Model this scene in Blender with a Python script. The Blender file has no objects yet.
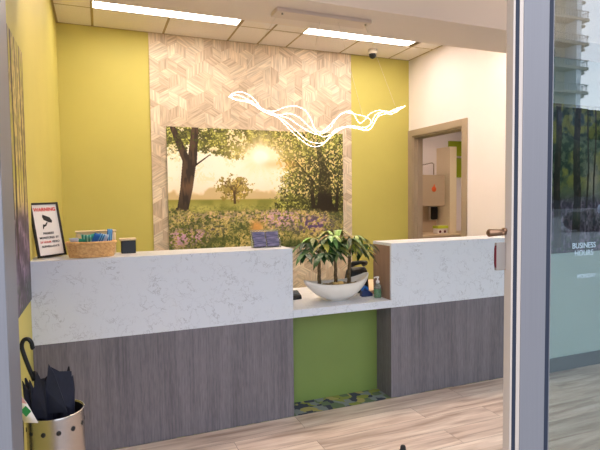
import bpy, bmesh, math, random
import numpy as np
from mathutils import Vector, Matrix
random.seed(7)
C = bpy.context.scene.collection
PI = math.pi

# ------------------------------------------------------------------ materials
def s2l(c):
    return tuple((x/12.92 if x <= .04045 else ((x+.055)/1.055)**2.4) for x in [v/255 for v in c])

def mat(name, rgb=(200,200,200), rough=.5, metal=0, spec=.5, bump=0, bscale=40, var=0, vscale=8, stretch=(1,1,1),
        emit=None, estr=0, rgb2=None, coat=0, trans=0, ior=1.45, sheen=0, alpha=1):
    m = bpy.data.materials.new(name); m.use_nodes = True
    nt = m.node_tree; b = nt.nodes['Principled BSDF']
    c = (*s2l(rgb), 1)
    b.inputs['Base Color'].default_value = c
    b.inputs['Roughness'].default_value = rough
    b.inputs['Metallic'].default_value = metal
    b.inputs['Specular IOR Level'].default_value = spec
    b.inputs['Coat Weight'].default_value = coat
    b.inputs['Transmission Weight'].default_value = trans
    b.inputs['IOR'].default_value = ior
    if emit:
        b.inputs['Emission Color'].default_value = (*s2l(emit), 1)
        b.inputs['Emission Strength'].default_value = estr
    if var or bump or rgb2:
        tc = nt.nodes.new('ShaderNodeTexCoord'); mp = nt.nodes.new('ShaderNodeMapping')
        mp.inputs['Scale'].default_value = stretch
        nt.links.new(tc.outputs['Object'], mp.inputs['Vector'])
    if var or rgb2:
        n = nt.nodes.new('ShaderNodeTexNoise'); n.inputs['Scale'].default_value = vscale; n.inputs['Detail'].default_value = 5
        nt.links.new(mp.outputs[0], n.inputs['Vector'])
        r = nt.nodes.new('ShaderNodeValToRGB')
        r.color_ramp.elements[0].position = .32; r.color_ramp.elements[1].position = .68
        if rgb2: a1, a2 = (*s2l(rgb2), 1), c
        else:
            a1 = tuple(x*(1-var) for x in c[:3])+(1,); a2 = tuple(min(1, x*(1+var)) for x in c[:3])+(1,)
        r.color_ramp.elements[0].color = a1; r.color_ramp.elements[1].color = a2
        nt.links.new(n.outputs['Fac'], r.inputs[0]); nt.links.new(r.outputs[0], b.inputs['Base Color'])
    if bump:
        n2 = nt.nodes.new('ShaderNodeTexNoise'); n2.inputs['Scale'].default_value = bscale; n2.inputs['Detail'].default_value = 4
        nt.links.new(mp.outputs[0], n2.inputs['Vector'])
        bp = nt.nodes.new('ShaderNodeBump'); bp.inputs['Strength'].default_value = bump; bp.inputs['Distance'].default_value = .01
        nt.links.new(n2.outputs['Fac'], bp.inputs['Height']); nt.links.new(bp.outputs[0], b.inputs['Normal'])
    return m

def mat_attr(name, rough=.6, attr='Col', spec=.3):
    m = bpy.data.materials.new(name); m.use_nodes = True
    nt = m.node_tree; b = nt.nodes['Principled BSDF']
    a = nt.nodes.new('ShaderNodeAttribute'); a.attribute_name = attr
    nt.links.new(a.outputs['Color'], b.inputs['Base Color'])
    b.inputs['Roughness'].default_value = rough; b.inputs['Specular IOR Level'].default_value = spec
    return m

M = {}
M['lime'] = mat('lime_paint', (199,189,102), .6, var=.03, vscale=2, bump=.04, bscale=120)
M['cream'] = mat('cream_paint', (242,234,238), .65, var=.02, vscale=2, bump=.04, bscale=120)
M['tile'] = mat('ceiling_tile', (246,236,236), .9, var=.03, vscale=90, bump=.2, bscale=150)
M['tgrid'] = mat('ceiling_grid_metal', (176,152,116), .5)
M['soffit'] = mat('soffit_paint', (242,226,216), .7, bump=.03, bscale=100)
M['light'] = mat('troffer_diffuser', (255,255,255), .5, emit=(255,240,226), estr=9)
M['light2'] = mat('lobby_fill_diffuser', (255,255,255), .5, emit=(255,232,212), estr=5)  # glow of the added lobby fill lights
M['light3'] = mat('counter_fill_diffuser', (255,255,255), .5, emit=(255,232,210), estr=22)  # stronger glow of the added lights that brighten counter tops and shelf
M['lightback'] = mat('back_room_diffuser', (255,255,255), .5, emit=(255,232,205), estr=14)
M['strand'] = mat('led_strand', (255,255,255), .4, emit=(255,244,226), estr=2.4)
M['canopy'] = mat('canopy_metal', (230,210,198), .4)
M['white_metal'] = mat('white_enamel', (225,215,200), .4)
M['alu'] = mat('anodised_aluminium', (122,118,120), .42, metal=.3, var=.03, vscale=5, stretch=(60,60,.6))
M['alu_lit'] = mat('aluminium_warm_lit', (190,172,158), .45, metal=.3)  # same aluminium with the warm indoor light put into its colour
M['gasket'] = mat('black_gasket', (22,28,44), .7)
M['taupe'] = mat('taupe_door_frame', (166,148,130), .5, var=.03, vscale=3)
M['base'] = mat('grey_baseboard', (92,96,100), .6)
M['green'] = mat('green_laminate', (120,138,72), .45, var=.03, vscale=3)
M['brownlam'] = mat('brown_side_laminate', (150,120,100), .55, var=.1, vscale=6, stretch=(8,8,.6))
M['black'] = mat('black_plastic', (18,18,20), .35)
M['blackmatt'] = mat('black_matt', (24,22,24), .6)
M['navy'] = mat('navy_umbrella_cloth', (20,22,40), .7, var=.3, vscale=14, bump=.25, bscale=30)
M['steel'] = mat('brushed_steel', (190,184,180), .27, metal=1, bump=.12, bscale=20, stretch=(1,1,60))
M['chrome'] = mat('chrome', (200,196,190), .18, metal=1)
M['brass'] = mat('aged_brass', (134,100,76), .3, metal=.8)
M['red'] = mat('dark_red_plastic', (92,12,24), .4)
M['greybox'] = mat('grey_metal_box', (140,128,118), .45, metal=.3)
M['ceramic'] = mat('white_bowl_ceramic', (232,222,212), .35, var=.05, vscale=6)
M['trunk'] = mat('braided_trunk_bark', (118,96,66), .8, rgb2=(78,60,40), vscale=40, bump=.5, bscale=60)
M['pebble'] = mat('pebbles', (190,160,110), .7, rgb2=(90,72,54), vscale=45)
M['stone'] = mat('tan_stone', (214,176,110), .6, var=.15, vscale=20)
M['wicker'] = mat('wicker', (236,192,130), .6, rgb2=(206,152,94), vscale=60, bump=.3, bscale=120)
M['beige'] = mat('beige_plastic', (222,200,160), .5)
M['paper'] = mat('white_paper', (238,230,226), .7)
M['creampaper'] = mat('cream_paper', (214,196,130), .7, var=.1, vscale=10)
M['frameblack'] = mat('black_picture_frame', (34,28,26), .4)
M['inkred'] = mat('red_ink', (214,52,46), .6)
M['inkblack'] = mat('black_ink', (40,34,34), .6)
M['gelgreen'] = mat('green_gel', (60,150,70), .2, spec=.6)
M['clear'] = mat('clear_plastic', (235,240,235), .08, trans=.85, ior=1.3)
M['bluepack'] = mat('blue_packet', (40,110,190), .35)
M['tealpack'] = mat('teal_packet', (50,165,140), .35)
M['whitepack'] = mat('pale_packet', (205,215,235), .35)
M['cardblue'] = mat('blue_card', (52,50,88), .5, rgb2=(150,140,170), vscale=26, stretch=(.6,1,4))
M['greenlogo'] = mat('green_logo_ink', (40,140,80), .5)
M['pinklabel'] = mat('pink_label_band', (214,160,165), .6)
M['orange'] = mat('orange_sticker', (224,92,30), .5)
M['cabinet'] = mat('beige_cabinet', (182,160,136), .5, var=.02, vscale=3)
M['cabside'] = mat('pale_partition', (232,214,184), .55)
M['limepanel'] = mat('bright_green_panel', (150,166,20), .5)
M['limelid'] = mat('yellow_green_lid', (196,206,60), .4)
M['desk'] = mat('pale_worktop', (214,190,160), .5)
M['ground'] = mat('pavement', (112,118,120), .85, var=.1, vscale=1.5)
M['concrete'] = mat('balcony_concrete', (140,134,120), .8, var=.08, vscale=.3)
M['concretewall'] = mat('tower_wall', (176,170,150), .8, var=.08, vscale=.2)
M['darkglass'] = mat('dark_window_glass', (50,64,78), .1)
M['rail'] = mat('balcony_rail', (70,80,90), .5)
M['whiterail'] = mat('pale_pillar', (205,212,216), .6)
M['lowbld'] = mat('low_building_wall', (44,54,58), .7, var=.2, vscale=.6)
M['leafdark'] = mat('hedge_leaf', (40,60,40), .8, rgb2=(22,34,26), vscale=3)
M['bark'] = mat('tree_bark', (60,50,42), .9)
M['carpaint'] = mat('pale_car_paint', (170,184,200), .3, metal=.3)
M['tyre'] = mat('tyre', (25,25,28), .8)
M['aqua'] = mat('pale_aqua_paint', (196,214,214), .6, var=.03, vscale=2)
M['vinyl'] = mat('white_vinyl_lettering', (150,166,172), .6)
M['mural'] = mat_attr('printed_photo', .45)
M['forest'] = mat_attr('printed_forest', .5)

# quartz with fine veins
def quartz():
    m = bpy.data.materials.new('white_quartz'); m.use_nodes = True
    nt = m.node_tree; b = nt.nodes['Principled BSDF']; L = nt.links
    tc = nt.nodes.new('ShaderNodeTexCoord')
    n0 = nt.nodes.new('ShaderNodeTexNoise'); n0.inputs['Scale'].default_value = 2.6; n0.inputs['Detail'].default_value = 3
    L.new(tc.outputs['Object'], n0.inputs['Vector'])
    vm = nt.nodes.new('ShaderNodeVectorMath'); vm.operation = 'MULTIPLY_ADD'; vm.inputs[1].default_value = (.18,.18,.18)
    L.new(n0.outputs['Color'], vm.inputs[0]); L.new(tc.outputs['Object'], vm.inputs[2])
    n1 = nt.nodes.new('ShaderNodeTexNoise'); n1.inputs['Scale'].default_value = 17; n1.inputs['Detail'].default_value = 6; n1.inputs['Roughness'].default_value = .62
    L.new(vm.outputs[0], n1.inputs['Vector'])
    s = nt.nodes.new('ShaderNodeMath'); s.operation = 'SUBTRACT'; s.inputs[1].default_value = .5; L.new(n1.outputs['Fac'], s.inputs[0])
    a = nt.nodes.new('ShaderNodeMath'); a.operation = 'ABSOLUTE'; L.new(s.outputs[0], a.inputs[0])
    r = nt.nodes.new('ShaderNodeValToRGB'); r.color_ramp.elements[0].position = 0; r.color_ramp.elements[1].position = .02
    r.color_ramp.elements[0].color = (1,1,1,1); r.color_ramp.elements[1].color = (0,0,0,1)
    L.new(a.outputs[0], r.inputs[0])
    n2 = nt.nodes.new('ShaderNodeTexNoise'); n2.inputs['Scale'].default_value = 11; n2.inputs['Detail'].default_value = 3
    L.new(tc.outputs['Object'], n2.inputs['Vector'])
    r2 = nt.nodes.new('ShaderNodeValToRGB'); r2.color_ramp.elements[0].position = .40; r2.color_ramp.elements[1].position = .66
    L.new(n2.outputs['Fac'], r2.inputs[0])
    mu = nt.nodes.new('ShaderNodeMath'); mu.operation = 'MULTIPLY'; L.new(r.outputs[0], mu.inputs[0]); L.new(r2.outputs[0], mu.inputs[1])
    mx = nt.nodes.new('ShaderNodeMix'); mx.data_type = 'RGBA'
    mx.inputs[6].default_value = (*s2l((214,216,224)), 1); mx.inputs[7].default_value = (*s2l((170,169,176)), 1)
    L.new(mu.outputs[0], mx.inputs[0]); L.new(mx.outputs[2], b.inputs['Base Color'])
    b.inputs['Roughness'].default_value = .35
    return m
M['quartz'] = quartz()

def laminate():
    m = bpy.data.materials.new('grey_wood_laminate'); m.use_nodes = True
    nt = m.node_tree; b = nt.nodes['Principled BSDF']; L = nt.links
    tc = nt.nodes.new('ShaderNodeTexCoord'); cols = []
    for sc, st in ((9, (14,14,.25)), (20, (9,9,.9)), (3, (3,3,.2))):
        mp = nt.nodes.new('ShaderNodeMapping'); mp.inputs['Scale'].default_value = st
        L.new(tc.outputs['Object'], mp.inputs['Vector'])
        n = nt.nodes.new('ShaderNodeTexNoise'); n.inputs['Scale'].default_value = sc; n.inputs['Detail'].default_value = 4
        L.new(mp.outputs[0], n.inputs['Vector']); cols.append(n.outputs['Fac'])
    a = nt.nodes.new('ShaderNodeMath'); a.operation = 'ADD'; L.new(cols[0], a.inputs[0]); L.new(cols[1], a.inputs[1])
    a2 = nt.nodes.new('ShaderNodeMath'); a2.operation = 'ADD'; L.new(a.outputs[0], a2.inputs[0]); L.new(cols[2], a2.inputs[1])
    r = nt.nodes.new('ShaderNodeMapRange'); r.inputs[1].default_value = 1.15; r.inputs[2].default_value = 1.85
    L.new(a2.outputs[0], r.inputs[0])
    mx = nt.nodes.new('ShaderNodeMix'); mx.data_type = 'RGBA'
    mx.inputs[6].default_value = (*s2l((92,87,93)), 1); mx.inputs[7].default_value = (*s2l((124,117,123)), 1)
    L.new(r.outputs[0], mx.inputs[0]); L.new(mx.outputs[2], b.inputs['Base Color'])
    b.inputs['Roughness'].default_value = .5
    return m
M['lam'] = laminate()

def planks():
    m = bpy.data.materials.new('pale_wood_planks'); m.use_nodes = True
    nt = m.node_tree; b = nt.nodes['Principled BSDF']; L = nt.links
    tc = nt.nodes.new('ShaderNodeTexCoord')
    br = nt.nodes.new('ShaderNodeTexBrick')
    br.inputs['Scale'].default_value = 1; br.inputs['Brick Width'].default_value = 1.22; br.inputs['Row Height'].default_value = .18
    br.inputs['Mortar Size'].default_value = .0012; br.inputs['Mortar Smooth'].default_value = .2; br.offset = .37
    br.inputs['Color1'].default_value = (0,0,0,1); br.inputs['Color2'].default_value = (1,1,1,1); br.inputs['Mortar'].default_value = (.5,.5,.5,1)
    L.new(tc.outputs['Object'], br.inputs['Vector'])
    # grain: stretched along x, shifted per plank
    cb = nt.nodes.new('ShaderNodeVectorMath'); cb.operation = 'MULTIPLY_ADD'; cb.inputs[1].default_value = (7,3,5)
    L.new(br.outputs['Color'], cb.inputs[0]); L.new(tc.outputs['Object'], cb.inputs[2])
    mp = nt.nodes.new('ShaderNodeMapping'); mp.inputs['Scale'].default_value = (.9,9,1); L.new(cb.outputs[0], mp.inputs['Vector'])
    n = nt.nodes.new('ShaderNodeTexNoise'); n.inputs['Scale'].default_value = 2.2; n.inputs['Detail'].default_value = 6; n.inputs['Distortion'].default_value = .6
    L.new(mp.outputs[0], n.inputs['Vector'])
    mp2 = nt.nodes.new('ShaderNodeMapping'); mp2.inputs['Scale'].default_value = (2,60,1); L.new(cb.outputs[0], mp2.inputs['Vector'])
    n2 = nt.nodes.new('ShaderNodeTexNoise'); n2.inputs['Scale'].default_value = 2; n2.inputs['Detail'].default_value = 3; L.new(mp2.outputs[0], n2.inputs['Vector'])
    r = nt.nodes.new('ShaderNodeValToRGB'); e = r.color_ramp.elements
    e[0].position = .3; e[0].color = (*s2l((176,148,132)), 1); e[1].position = .68; e[1].color = (*s2l((240,222,208)), 1)
    k = e.new(.48); k.color = (*s2l((216,192,177)), 1)
    L.new(n.outputs['Fac'], r.inputs[0])
    mx = nt.nodes.new('ShaderNodeMix'); mx.data_type = 'RGBA'; mx.blend_type = 'MULTIPLY'; mx.inputs[0].default_value = 1
    L.new(r.outputs[0], mx.inputs[6])
    rr = nt.nodes.new('ShaderNodeMapRange'); rr.inputs[1].default_value = .3; rr.inputs[2].default_value = .7; rr.inputs[3].default_value = .86; rr.inputs[4].default_value = 1.06
    L.new(n2.outputs['Fac'], rr.inputs[0]); L.new(rr.outputs[0], mx.inputs[7])
    mx2 = nt.nodes.new('ShaderNodeMix'); mx2.data_type = 'RGBA'; mx2.blend_type = 'MULTIPLY'; mx2.inputs[0].default_value = 1
    rp = nt.nodes.new('ShaderNodeMapRange'); rp.inputs[3].default_value = .84; rp.inputs[4].default_value = 1.05; L.new(br.outputs['Color'], rp.inputs[0])
    L.new(mx.outputs[2], mx2.inputs[6]); L.new(rp.outputs[0], mx2.inputs[7])
    mx3 = nt.nodes.new('ShaderNodeMix'); mx3.data_type = 'RGBA'; mx3.inputs[7].default_value = (*s2l((120,98,84)), 1)
    L.new(br.outputs['Fac'], mx3.inputs[0]); L.new(mx2.outputs[2], mx3.inputs[6])
    L.new(mx3.outputs[2], b.inputs['Base Color']); b.inputs['Roughness'].default_value = .42
    return m
M['floor'] = planks()

def carpet():
    m = bpy.data.materials.new('patterned_carpet'); m.use_nodes = True
    nt = m.node_tree; b = nt.nodes['Principled BSDF']; L = nt.links
    tc = nt.nodes.new('ShaderNodeTexCoord')
    v = nt.nodes.new('ShaderNodeTexVoronoi'); v.inputs['Scale'].default_value = 17; v.distance = 'CHEBYCHEV'
    L.new(tc.outputs['Object'], v.inputs['Vector'])
    sp = nt.nodes.new('ShaderNodeSeparateColor'); L.new(v.outputs['Color'], sp.inputs[0])
    r = nt.nodes.new('ShaderNodeValToRGB'); r.color_ramp.interpolation = 'CONSTANT'; e = r.color_ramp.elements
    e[0].position = 0; e[0].color = (*s2l((58,62,78)), 1); e[1].position = .28; e[1].color = (*s2l((124,132,132)), 1)
    for p, c in ((.5,(132,140,66)), (.68,(96,112,84)), (.84,(160,152,92))):
        k = e.new(p); k.color = (*s2l(c), 1)
    L.new(sp.outputs[0], r.inputs[0]); L.new(r.outputs[0], b.inputs['Base Color']); b.inputs['Roughness'].default_value = .95
    return m
M['carpet'] = carpet()

def striped(name, c1, c2, scale, axis='X'):
    m = bpy.data.materials.new(name); m.use_nodes = True
    nt = m.node_tree; b = nt.nodes['Principled BSDF']; L = nt.links
    tc = nt.nodes.new('ShaderNodeTexCoord'); w = nt.nodes.new('ShaderNodeTexWave'); w.bands_direction = axis
    w.inputs['Scale'].default_value = scale; w.inputs['Distortion'].default_value = .4
    L.new(tc.outputs['Object'], w.inputs['Vector'])
    r = nt.nodes.new('ShaderNodeValToRGB'); e = r.color_ramp.elements
    e[0].position = .4; e[1].position = .6; e[0].color = (*s2l(c1), 1); e[1].color = (*s2l(c2), 1)
    L.new(w.outputs['Fac'], r.inputs[0]); L.new(r.outputs[0], b.inputs['Base Color']); b.inputs['Roughness'].default_value = .35
    return m
M['stripeblue'] = striped('blue_striped_packet', (20,92,170), (120,190,226), 28)
M['stripegreen'] = striped('green_patterned_packet', (30,140,120), (150,210,190), 18)

def glassmat():
    m = bpy.data.materials.new('tinted_coated_glass'); m.use_nodes = True
    nt = m.node_tree; L = nt.links; nt.nodes.remove(nt.nodes['Principled BSDF'])
    out = [n for n in nt.nodes if n.type == 'OUTPUT_MATERIAL'][0]
    t = nt.nodes.new('ShaderNodeBsdfTransparent'); t.inputs[0].default_value = (.71,.76,.745,1)
    g = nt.nodes.new('ShaderNodeBsdfGlossy'); g.inputs['Roughness'].default_value = 0; g.inputs[0].default_value = (.92,.96,1,1)
    f0 = nt.nodes.new('ShaderNodeLayerWeight'); f0.inputs[0].default_value = .5
    f = nt.nodes.new('ShaderNodeMath'); f.operation = 'POWER'; f.inputs[1].default_value = 5; L.new(f0.outputs['Facing'], f.inputs[0])
    a = nt.nodes.new('ShaderNodeMath'); a.operation = 'MULTIPLY_ADD'; a.inputs[1].default_value = 1.0; a.inputs[2].default_value = .10
    a.use_clamp = True; L.new(f.outputs[0], a.inputs[0])
    mx = nt.nodes.new('ShaderNodeMixShader'); L.new(a.outputs[0], mx.inputs[0]); L.new(t.outputs[0], mx.inputs[1]); L.new(g.outputs[0], mx.inputs[2])
    L.new(mx.outputs[0], out.inputs[0])
    return m
M['glass'] = glassmat()

def leafmat():
    m = bpy.data.materials.new('glossy_leaf'); m.use_nodes = True
    nt = m.node_tree; b = nt.nodes['Principled BSDF']; L = nt.links
    a = nt.nodes.new('ShaderNodeAttribute'); a.attribute_name = 'Col'
    L.new(a.outputs['Color'], b.inputs['Base Color'])
    b.inputs['Roughness'].default_value = .38
    return m
M['leaf'] = leafmat()

def woodhex():
    m = bpy.data.materials.new('wood_look_hexagon_tile'); m.use_nodes = True
    nt = m.node_tree; b = nt.nodes['Principled BSDF']; L = nt.links
    uv = nt.nodes.new('ShaderNodeUVMap'); mp = nt.nodes.new('ShaderNodeMapping'); mp.inputs['Scale'].default_value = (3,34,1)
    L.new(uv.outputs[0], mp.inputs['Vector'])
    n = nt.nodes.new('ShaderNodeTexNoise'); n.inputs['Scale'].default_value = 1.6; n.inputs['Detail'].default_value = 3
    L.new(mp.outputs[0], n.inputs['Vector'])
    r = nt.nodes.new('ShaderNodeMapRange'); r.inputs[1].default_value = .34; r.inputs[2].default_value = .66; r.inputs[3].default_value = .66; r.inputs[4].default_value = 1.06
    L.new(n.outputs['Fac'], r.inputs[0])
    a = nt.nodes.new('ShaderNodeAttribute'); a.attribute_name = 'Col'
    mx = nt.nodes.new('ShaderNodeMix'); mx.data_type = 'RGBA'; mx.blend_type = 'MULTIPLY'; mx.inputs[0].default_value = 1
    L.new(a.outputs['Color'], mx.inputs[6]); L.new(r.outputs[0], mx.inputs[7]); L.new(mx.outputs[2], b.inputs['Base Color'])
    b.inputs['Roughness'].default_value = .5
    return m
M['hex'] = woodhex()

# ------------------------------------------------------------------ mesh helpers
class MB:
    def __init__(s): s.v = []; s.f = []; s.sm = []
    def add(s, vs, fs, smooth=False):
        o = len(s.v); s.v += [tuple(v) for v in vs]
        for f in fs: s.f.append(tuple(i+o for i in f)); s.sm.append(smooth)
        return s
    def box(s, a, b):
        x0,y0,z0 = a; x1,y1,z1 = b
        return s.add([(x0,y0,z0),(x1,y0,z0),(x1,y1,z0),(x0,y1,z0),(x0,y0,z1),(x1,y0,z1),(x1,y1,z1),(x0,y1,z1)],
              [(0,3,2,1),(4,5,6,7),(0,1,5,4),(1,2,6,5),(2,3,7,6),(3,0,4,7)])
    def tube(s, pts, r, n=8, cap=True):
        P = [Vector(p) for p in pts]; R = r if isinstance(r, (list,tuple)) else [r]*len(P)
        T = []
        for i in range(len(P)):
            t = P[min(i+1,len(P)-1)]-P[max(i-1,0)]; T.append(t.normalized())
        up = Vector((0,0,1)) if abs(T[0].z) < .9 else Vector((1,0,0))
        u = T[0].cross(up).normalized(); vs = []
        for i, p in enumerate(P):
            u = (u - T[i]*u.dot(T[i])).normalized(); w = T[i].cross(u)
            for k in range(n):
                a = 2*PI*k/n; vs.append(p + (u*math.cos(a)+w*math.sin(a))*R[i])
        fs = []
        for i in range(len(P)-1):
            for k in range(n):
                fs.append((i*n+k, i*n+(k+1)%n, (i+1)*n+(k+1)%n, (i+1)*n+k))
        if cap: fs += [tuple(range(n))[::-1], tuple((len(P)-1)*n+k for k in range(n))]
        return s.add(vs, fs, True)
    def lathe(s, prof, c=(0,0,0), n=32, cap=False):
        vs = []; fs = []
        for r, z in prof:
            for k in range(n):
                a = 2*PI*k/n; vs.append((c[0]+r*math.cos(a), c[1]+r*math.sin(a), c[2]+z))
        for i in range(len(prof)-1):
            for k in range(n): fs.append((i*n+k, i*n+(k+1)%n, (i+1)*n+(k+1)%n, (i+1)*n+k))
        if cap: fs += [tuple(range(n))[::-1], tuple((len(prof)-1)*n+k for k in range(n))]
        return s.add(vs, fs, True)
    def ico(s, c, r, sub=2, jit=0, sc=(1,1,1)):
        bm = bmesh.new(); bmesh.ops.create_icosphere(bm, subdivisions=sub, radius=1)
        vs = []
        for v in bm.verts:
            k = 1+random.uniform(-jit, jit); vs.append((c[0]+v.co.x*r*sc[0]*k, c[1]+v.co.y*r*sc[1]*k, c[2]+v.co.z*r*sc[2]*k))
        fs = [tuple(v.index for v in f.verts) for f in bm.faces]; bm.free()
        return s.add(vs, fs, True)
    def prism(s, poly, d0, d1, fn):
        n = len(poly); vs = [fn(x,y,d0) for x,y in poly]+[fn(x,y,d1) for x,y in poly]
        return s.add(vs, [tuple(range(n))[::-1], tuple(range(n,2*n))]+[(i,(i+1)%n,n+(i+1)%n,n+i) for i in range(n)])
    def build(s, name, m, parent=None, bevel=0, seg=2, loc=None, mtx=None):
        me = bpy.data.meshes.new(name); vs = s.v
        if mtx is not None: vs = [tuple(mtx @ Vector(v)) for v in vs]
        me.from_pydata(vs, [], s.f); me.polygons.foreach_set('use_smooth', s.sm); me.update()
        bm = bmesh.new(); bm.from_mesh(me); bmesh.ops.recalc_face_normals(bm, faces=bm.faces); bm.to_mesh(me); bm.free()
        me.materials.append(m)
        o = bpy.data.objects.new(name, me); C.objects.link(o)
        if parent: o.parent = parent
        if loc: o.location = loc
        if bevel:
            b = o.modifiers.new('bevel', 'BEVEL'); b.width = bevel; b.segments = seg; b.limit_method = 'ANGLE'; b.angle_limit = .7
        return o

def tag(o, label=None, cat=None, group=None, kind=None):
    if label: o['label'] = label
    if cat: o['category'] = cat
    if group: o['group'] = group
    if kind: o['kind'] = kind
    return o
def thing(name, label, cat, loc=(0,0,0), rz=0, group=None, kind=None):
    o = bpy.data.objects.new(name, None); C.objects.link(o); o.location = loc; o.rotation_euler = (0,0,rz)
    return tag(o, label, cat, group, kind)
def box(name, a, b, m, parent=None, bevel=0):
    return MB().box(a, b).build(name, m, parent, bevel)
def struct(o, label, cat): return tag(o, label, cat, kind='structure')
def text_mesh(txt, size, m, name, parent, mtx, depth=.0004, bold=0, align='CENTER', sx=1):
    cu = bpy.data.curves.new('t', 'FONT'); cu.body = txt; cu.size = size; cu.extrude = depth; cu.align_x = align; cu.align_y = 'CENTER'
    cu.offset = bold
    to = bpy.data.objects.new('t', cu); C.objects.link(to)
    dg = bpy.context.evaluated_depsgraph_get(); me = bpy.data.meshes.new_from_object(to.evaluated_get(dg))
    bpy.data.objects.remove(to); bpy.data.curves.remove(cu)
    me.transform(mtx @ Matrix.Diagonal((sx,1,1,1))); me.name = name
    me.materials.clear(); me.materials.append(m)
    o = bpy.data.objects.new(name, me); C.objects.link(o)
    if parent: o.parent = parent
    return o
FRONT = Matrix.Rotation(PI/2, 4, 'X')      # text plane facing -Y
def set_col(o, cols, dom='POINT'):
    a = o.data.color_attributes.new('Col', 'FLOAT_COLOR', dom)
    arr = np.ones((len(a.data), 4), np.float32); arr[:, :3] = cols; a.data.foreach_set('color', arr.ravel())

# ------------------------------------------------------------------ dims
XL, XR, D, H = -1.495, 2.743, 2.739, 3.239
ZT, ZB, X1 = 1.10, .648, .738

# ------------------------------------------------------------------ setting
struct(box('floor', (XL-.1,-2.12,-.08), (4.7,.0,0), M['floor']), 'pale wood plank floor in front of the counter', 'floor')
struct(box('floor', (XL-.1,0,-.08), (7,5.3,0), M['carpet']), 'patterned grey and green carpet showing in the recess under the shelf', 'floor')
struct(box('wall_left', (XL-.1,-2.12,0), (XL,D+.1,H+.1), M['lime']), 'lime painted left wall', 'wall')
struct(box('wall_back', (XL,D,0), (XR+.1,D+.1,H+.1), M['lime']), 'lime painted back wall', 'wall')
w = MB(); Y0, Y1, ZD = 1.655, 2.655, 2.235
w.box((XR,-.0,0), (XR+.14,Y0,H+.1)); w.box((XR,Y1,0), (XR+.14,D,H+.1)); w.box((XR,Y0,ZD), (XR+.14,Y1,H+.1))
struct(w.build('wall_right', M['cream']), 'cream right wall with an open doorway', 'wall')
# front partition wall seen through the glass
struct(box('wall_front', (1.85,-.06,0), (4.7,.06,H), M['aqua']), 'pale aqua wall behind the glass, with a forest print', 'wall')
struct(box('baseboard_front', (1.85,-.072,0), (4.7,-.06,.112), M['base']), 'dark grey baseboard seen through the glass', 'baseboard')
struct(box('wall_lobby', (4.7,-2.12,0), (4.8,.06,H), M['cream']), 'cream end wall of the lobby', 'wall')
# ceilings
ceil = thing('ceiling', 'suspended ceiling of beige tiles over the reception', 'ceiling', kind='structure')
GX, GU, GY = -1.153, .716, 2.21
t = MB()
xs = [XL]+[GX+GU*k for k in range(6)]+[XR]; ys = [D]+[GY-GU*k for k in range(4)]
lights_i = {(1,1),(2,1),(4,1),(5,1)}
gap = .012
xs = sorted(xs+[GX+2.5*GU])
for i in range(len(xs)-1):
    for j in range(len(ys)-1):
        ya, yb = ys[j+1], ys[j]
        if j == 1 and i in (1,2,5,6): ya, yb = GY-GU, GY-.36
        t.box((xs[i]+gap,ya+gap,H), (xs[i+1]-gap,yb-gap,H+.03))
t.build('ceiling_tiles', M['tile'], ceil, bevel=.004)
g = MB()
for x in xs: g.box((x-gap,ys[-1],H+.004), (x+gap,D,H+.02))
for y in ys: g.box((XL,y-gap,H+.004), (XR,y+gap,H+.02))
g.box((XL,D-.02,H-.002),(XR,D,H+.004)); g.box((XL,.0,H-.002),(XL+.02,D,H+.004)); g.box((XR-.02,.0,H-.002),(XR,D,H+.004))
g.build('ceiling_grid', M['tgrid'], ceil)
box('ceiling_deck', (XL,-.03,H+.03), (XR+.1,D,H+.12), M['soffit'], ceil)
struct(box('ceiling', (XL,-2.12,H), (4.7,-.41,H+.1), M['soffit']), 'plain painted lobby ceiling in front of the soffit', 'ceiling')
struct(box('trim_1', (XL,-.412,2.5), (4.7,-.004,H), M['soffit']), 'deep painted soffit over the counter', 'soffit')

# recessed troffer lights over the reception
def troffer(x0, x1, y0, y1, z, m, label, group=None):
    o = thing('ceiling_light', label, 'light', ((x0+x1)/2,(y0+y1)/2,z), group=group)
    w_, d_ = (x1-x0)/2, (y1-y0)/2
    box('diffuser', (-w_+.012,-d_+.012,.002), (w_-.012,d_-.012,.02), m, o)
    f = MB(); e = .012
    f.box((-w_,-d_,0),(w_,-d_+e,.03)).box((-w_,d_-e,0),(w_,d_,.03)).box((-w_,-d_+e,0),(-w_+e,d_-e,.03)).box((w_-e,-d_+e,0),(w_,d_-e,.03))
    f.build('light_frame', M['white_metal'], o)
    return o
yl0, yl1 = GY-.36+.012, GY-.012
troffer(GX, GX+2*GU-.02, yl0, yl1, H-.002, M['light'], 'long recessed ceiling light nearer the left wall')
troffer(GX+3*GU-.01, GX+5*GU-.07, yl0, yl1, H-.002, M['light'], 'long recessed ceiling light nearer the right doorway')
# added unseen fill lights, behind the soffit and in the lobby
for i, x in enumerate((-.4, 1.0, 2.2)):
    troffer(x-.3, x+.3, .35, .65, H-.004, M['light3'], 'added unseen fill light just behind the soffit', 'added fill lights behind the soffit')
for i, x in enumerate((-.3, 1.5, 3.2)):
    troffer(x-.5, x+.5, -1.3, -1.0, H-.004, M['light2'], 'added unseen fill light in the lobby in front of the counter', 'added lobby fill lights')

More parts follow.
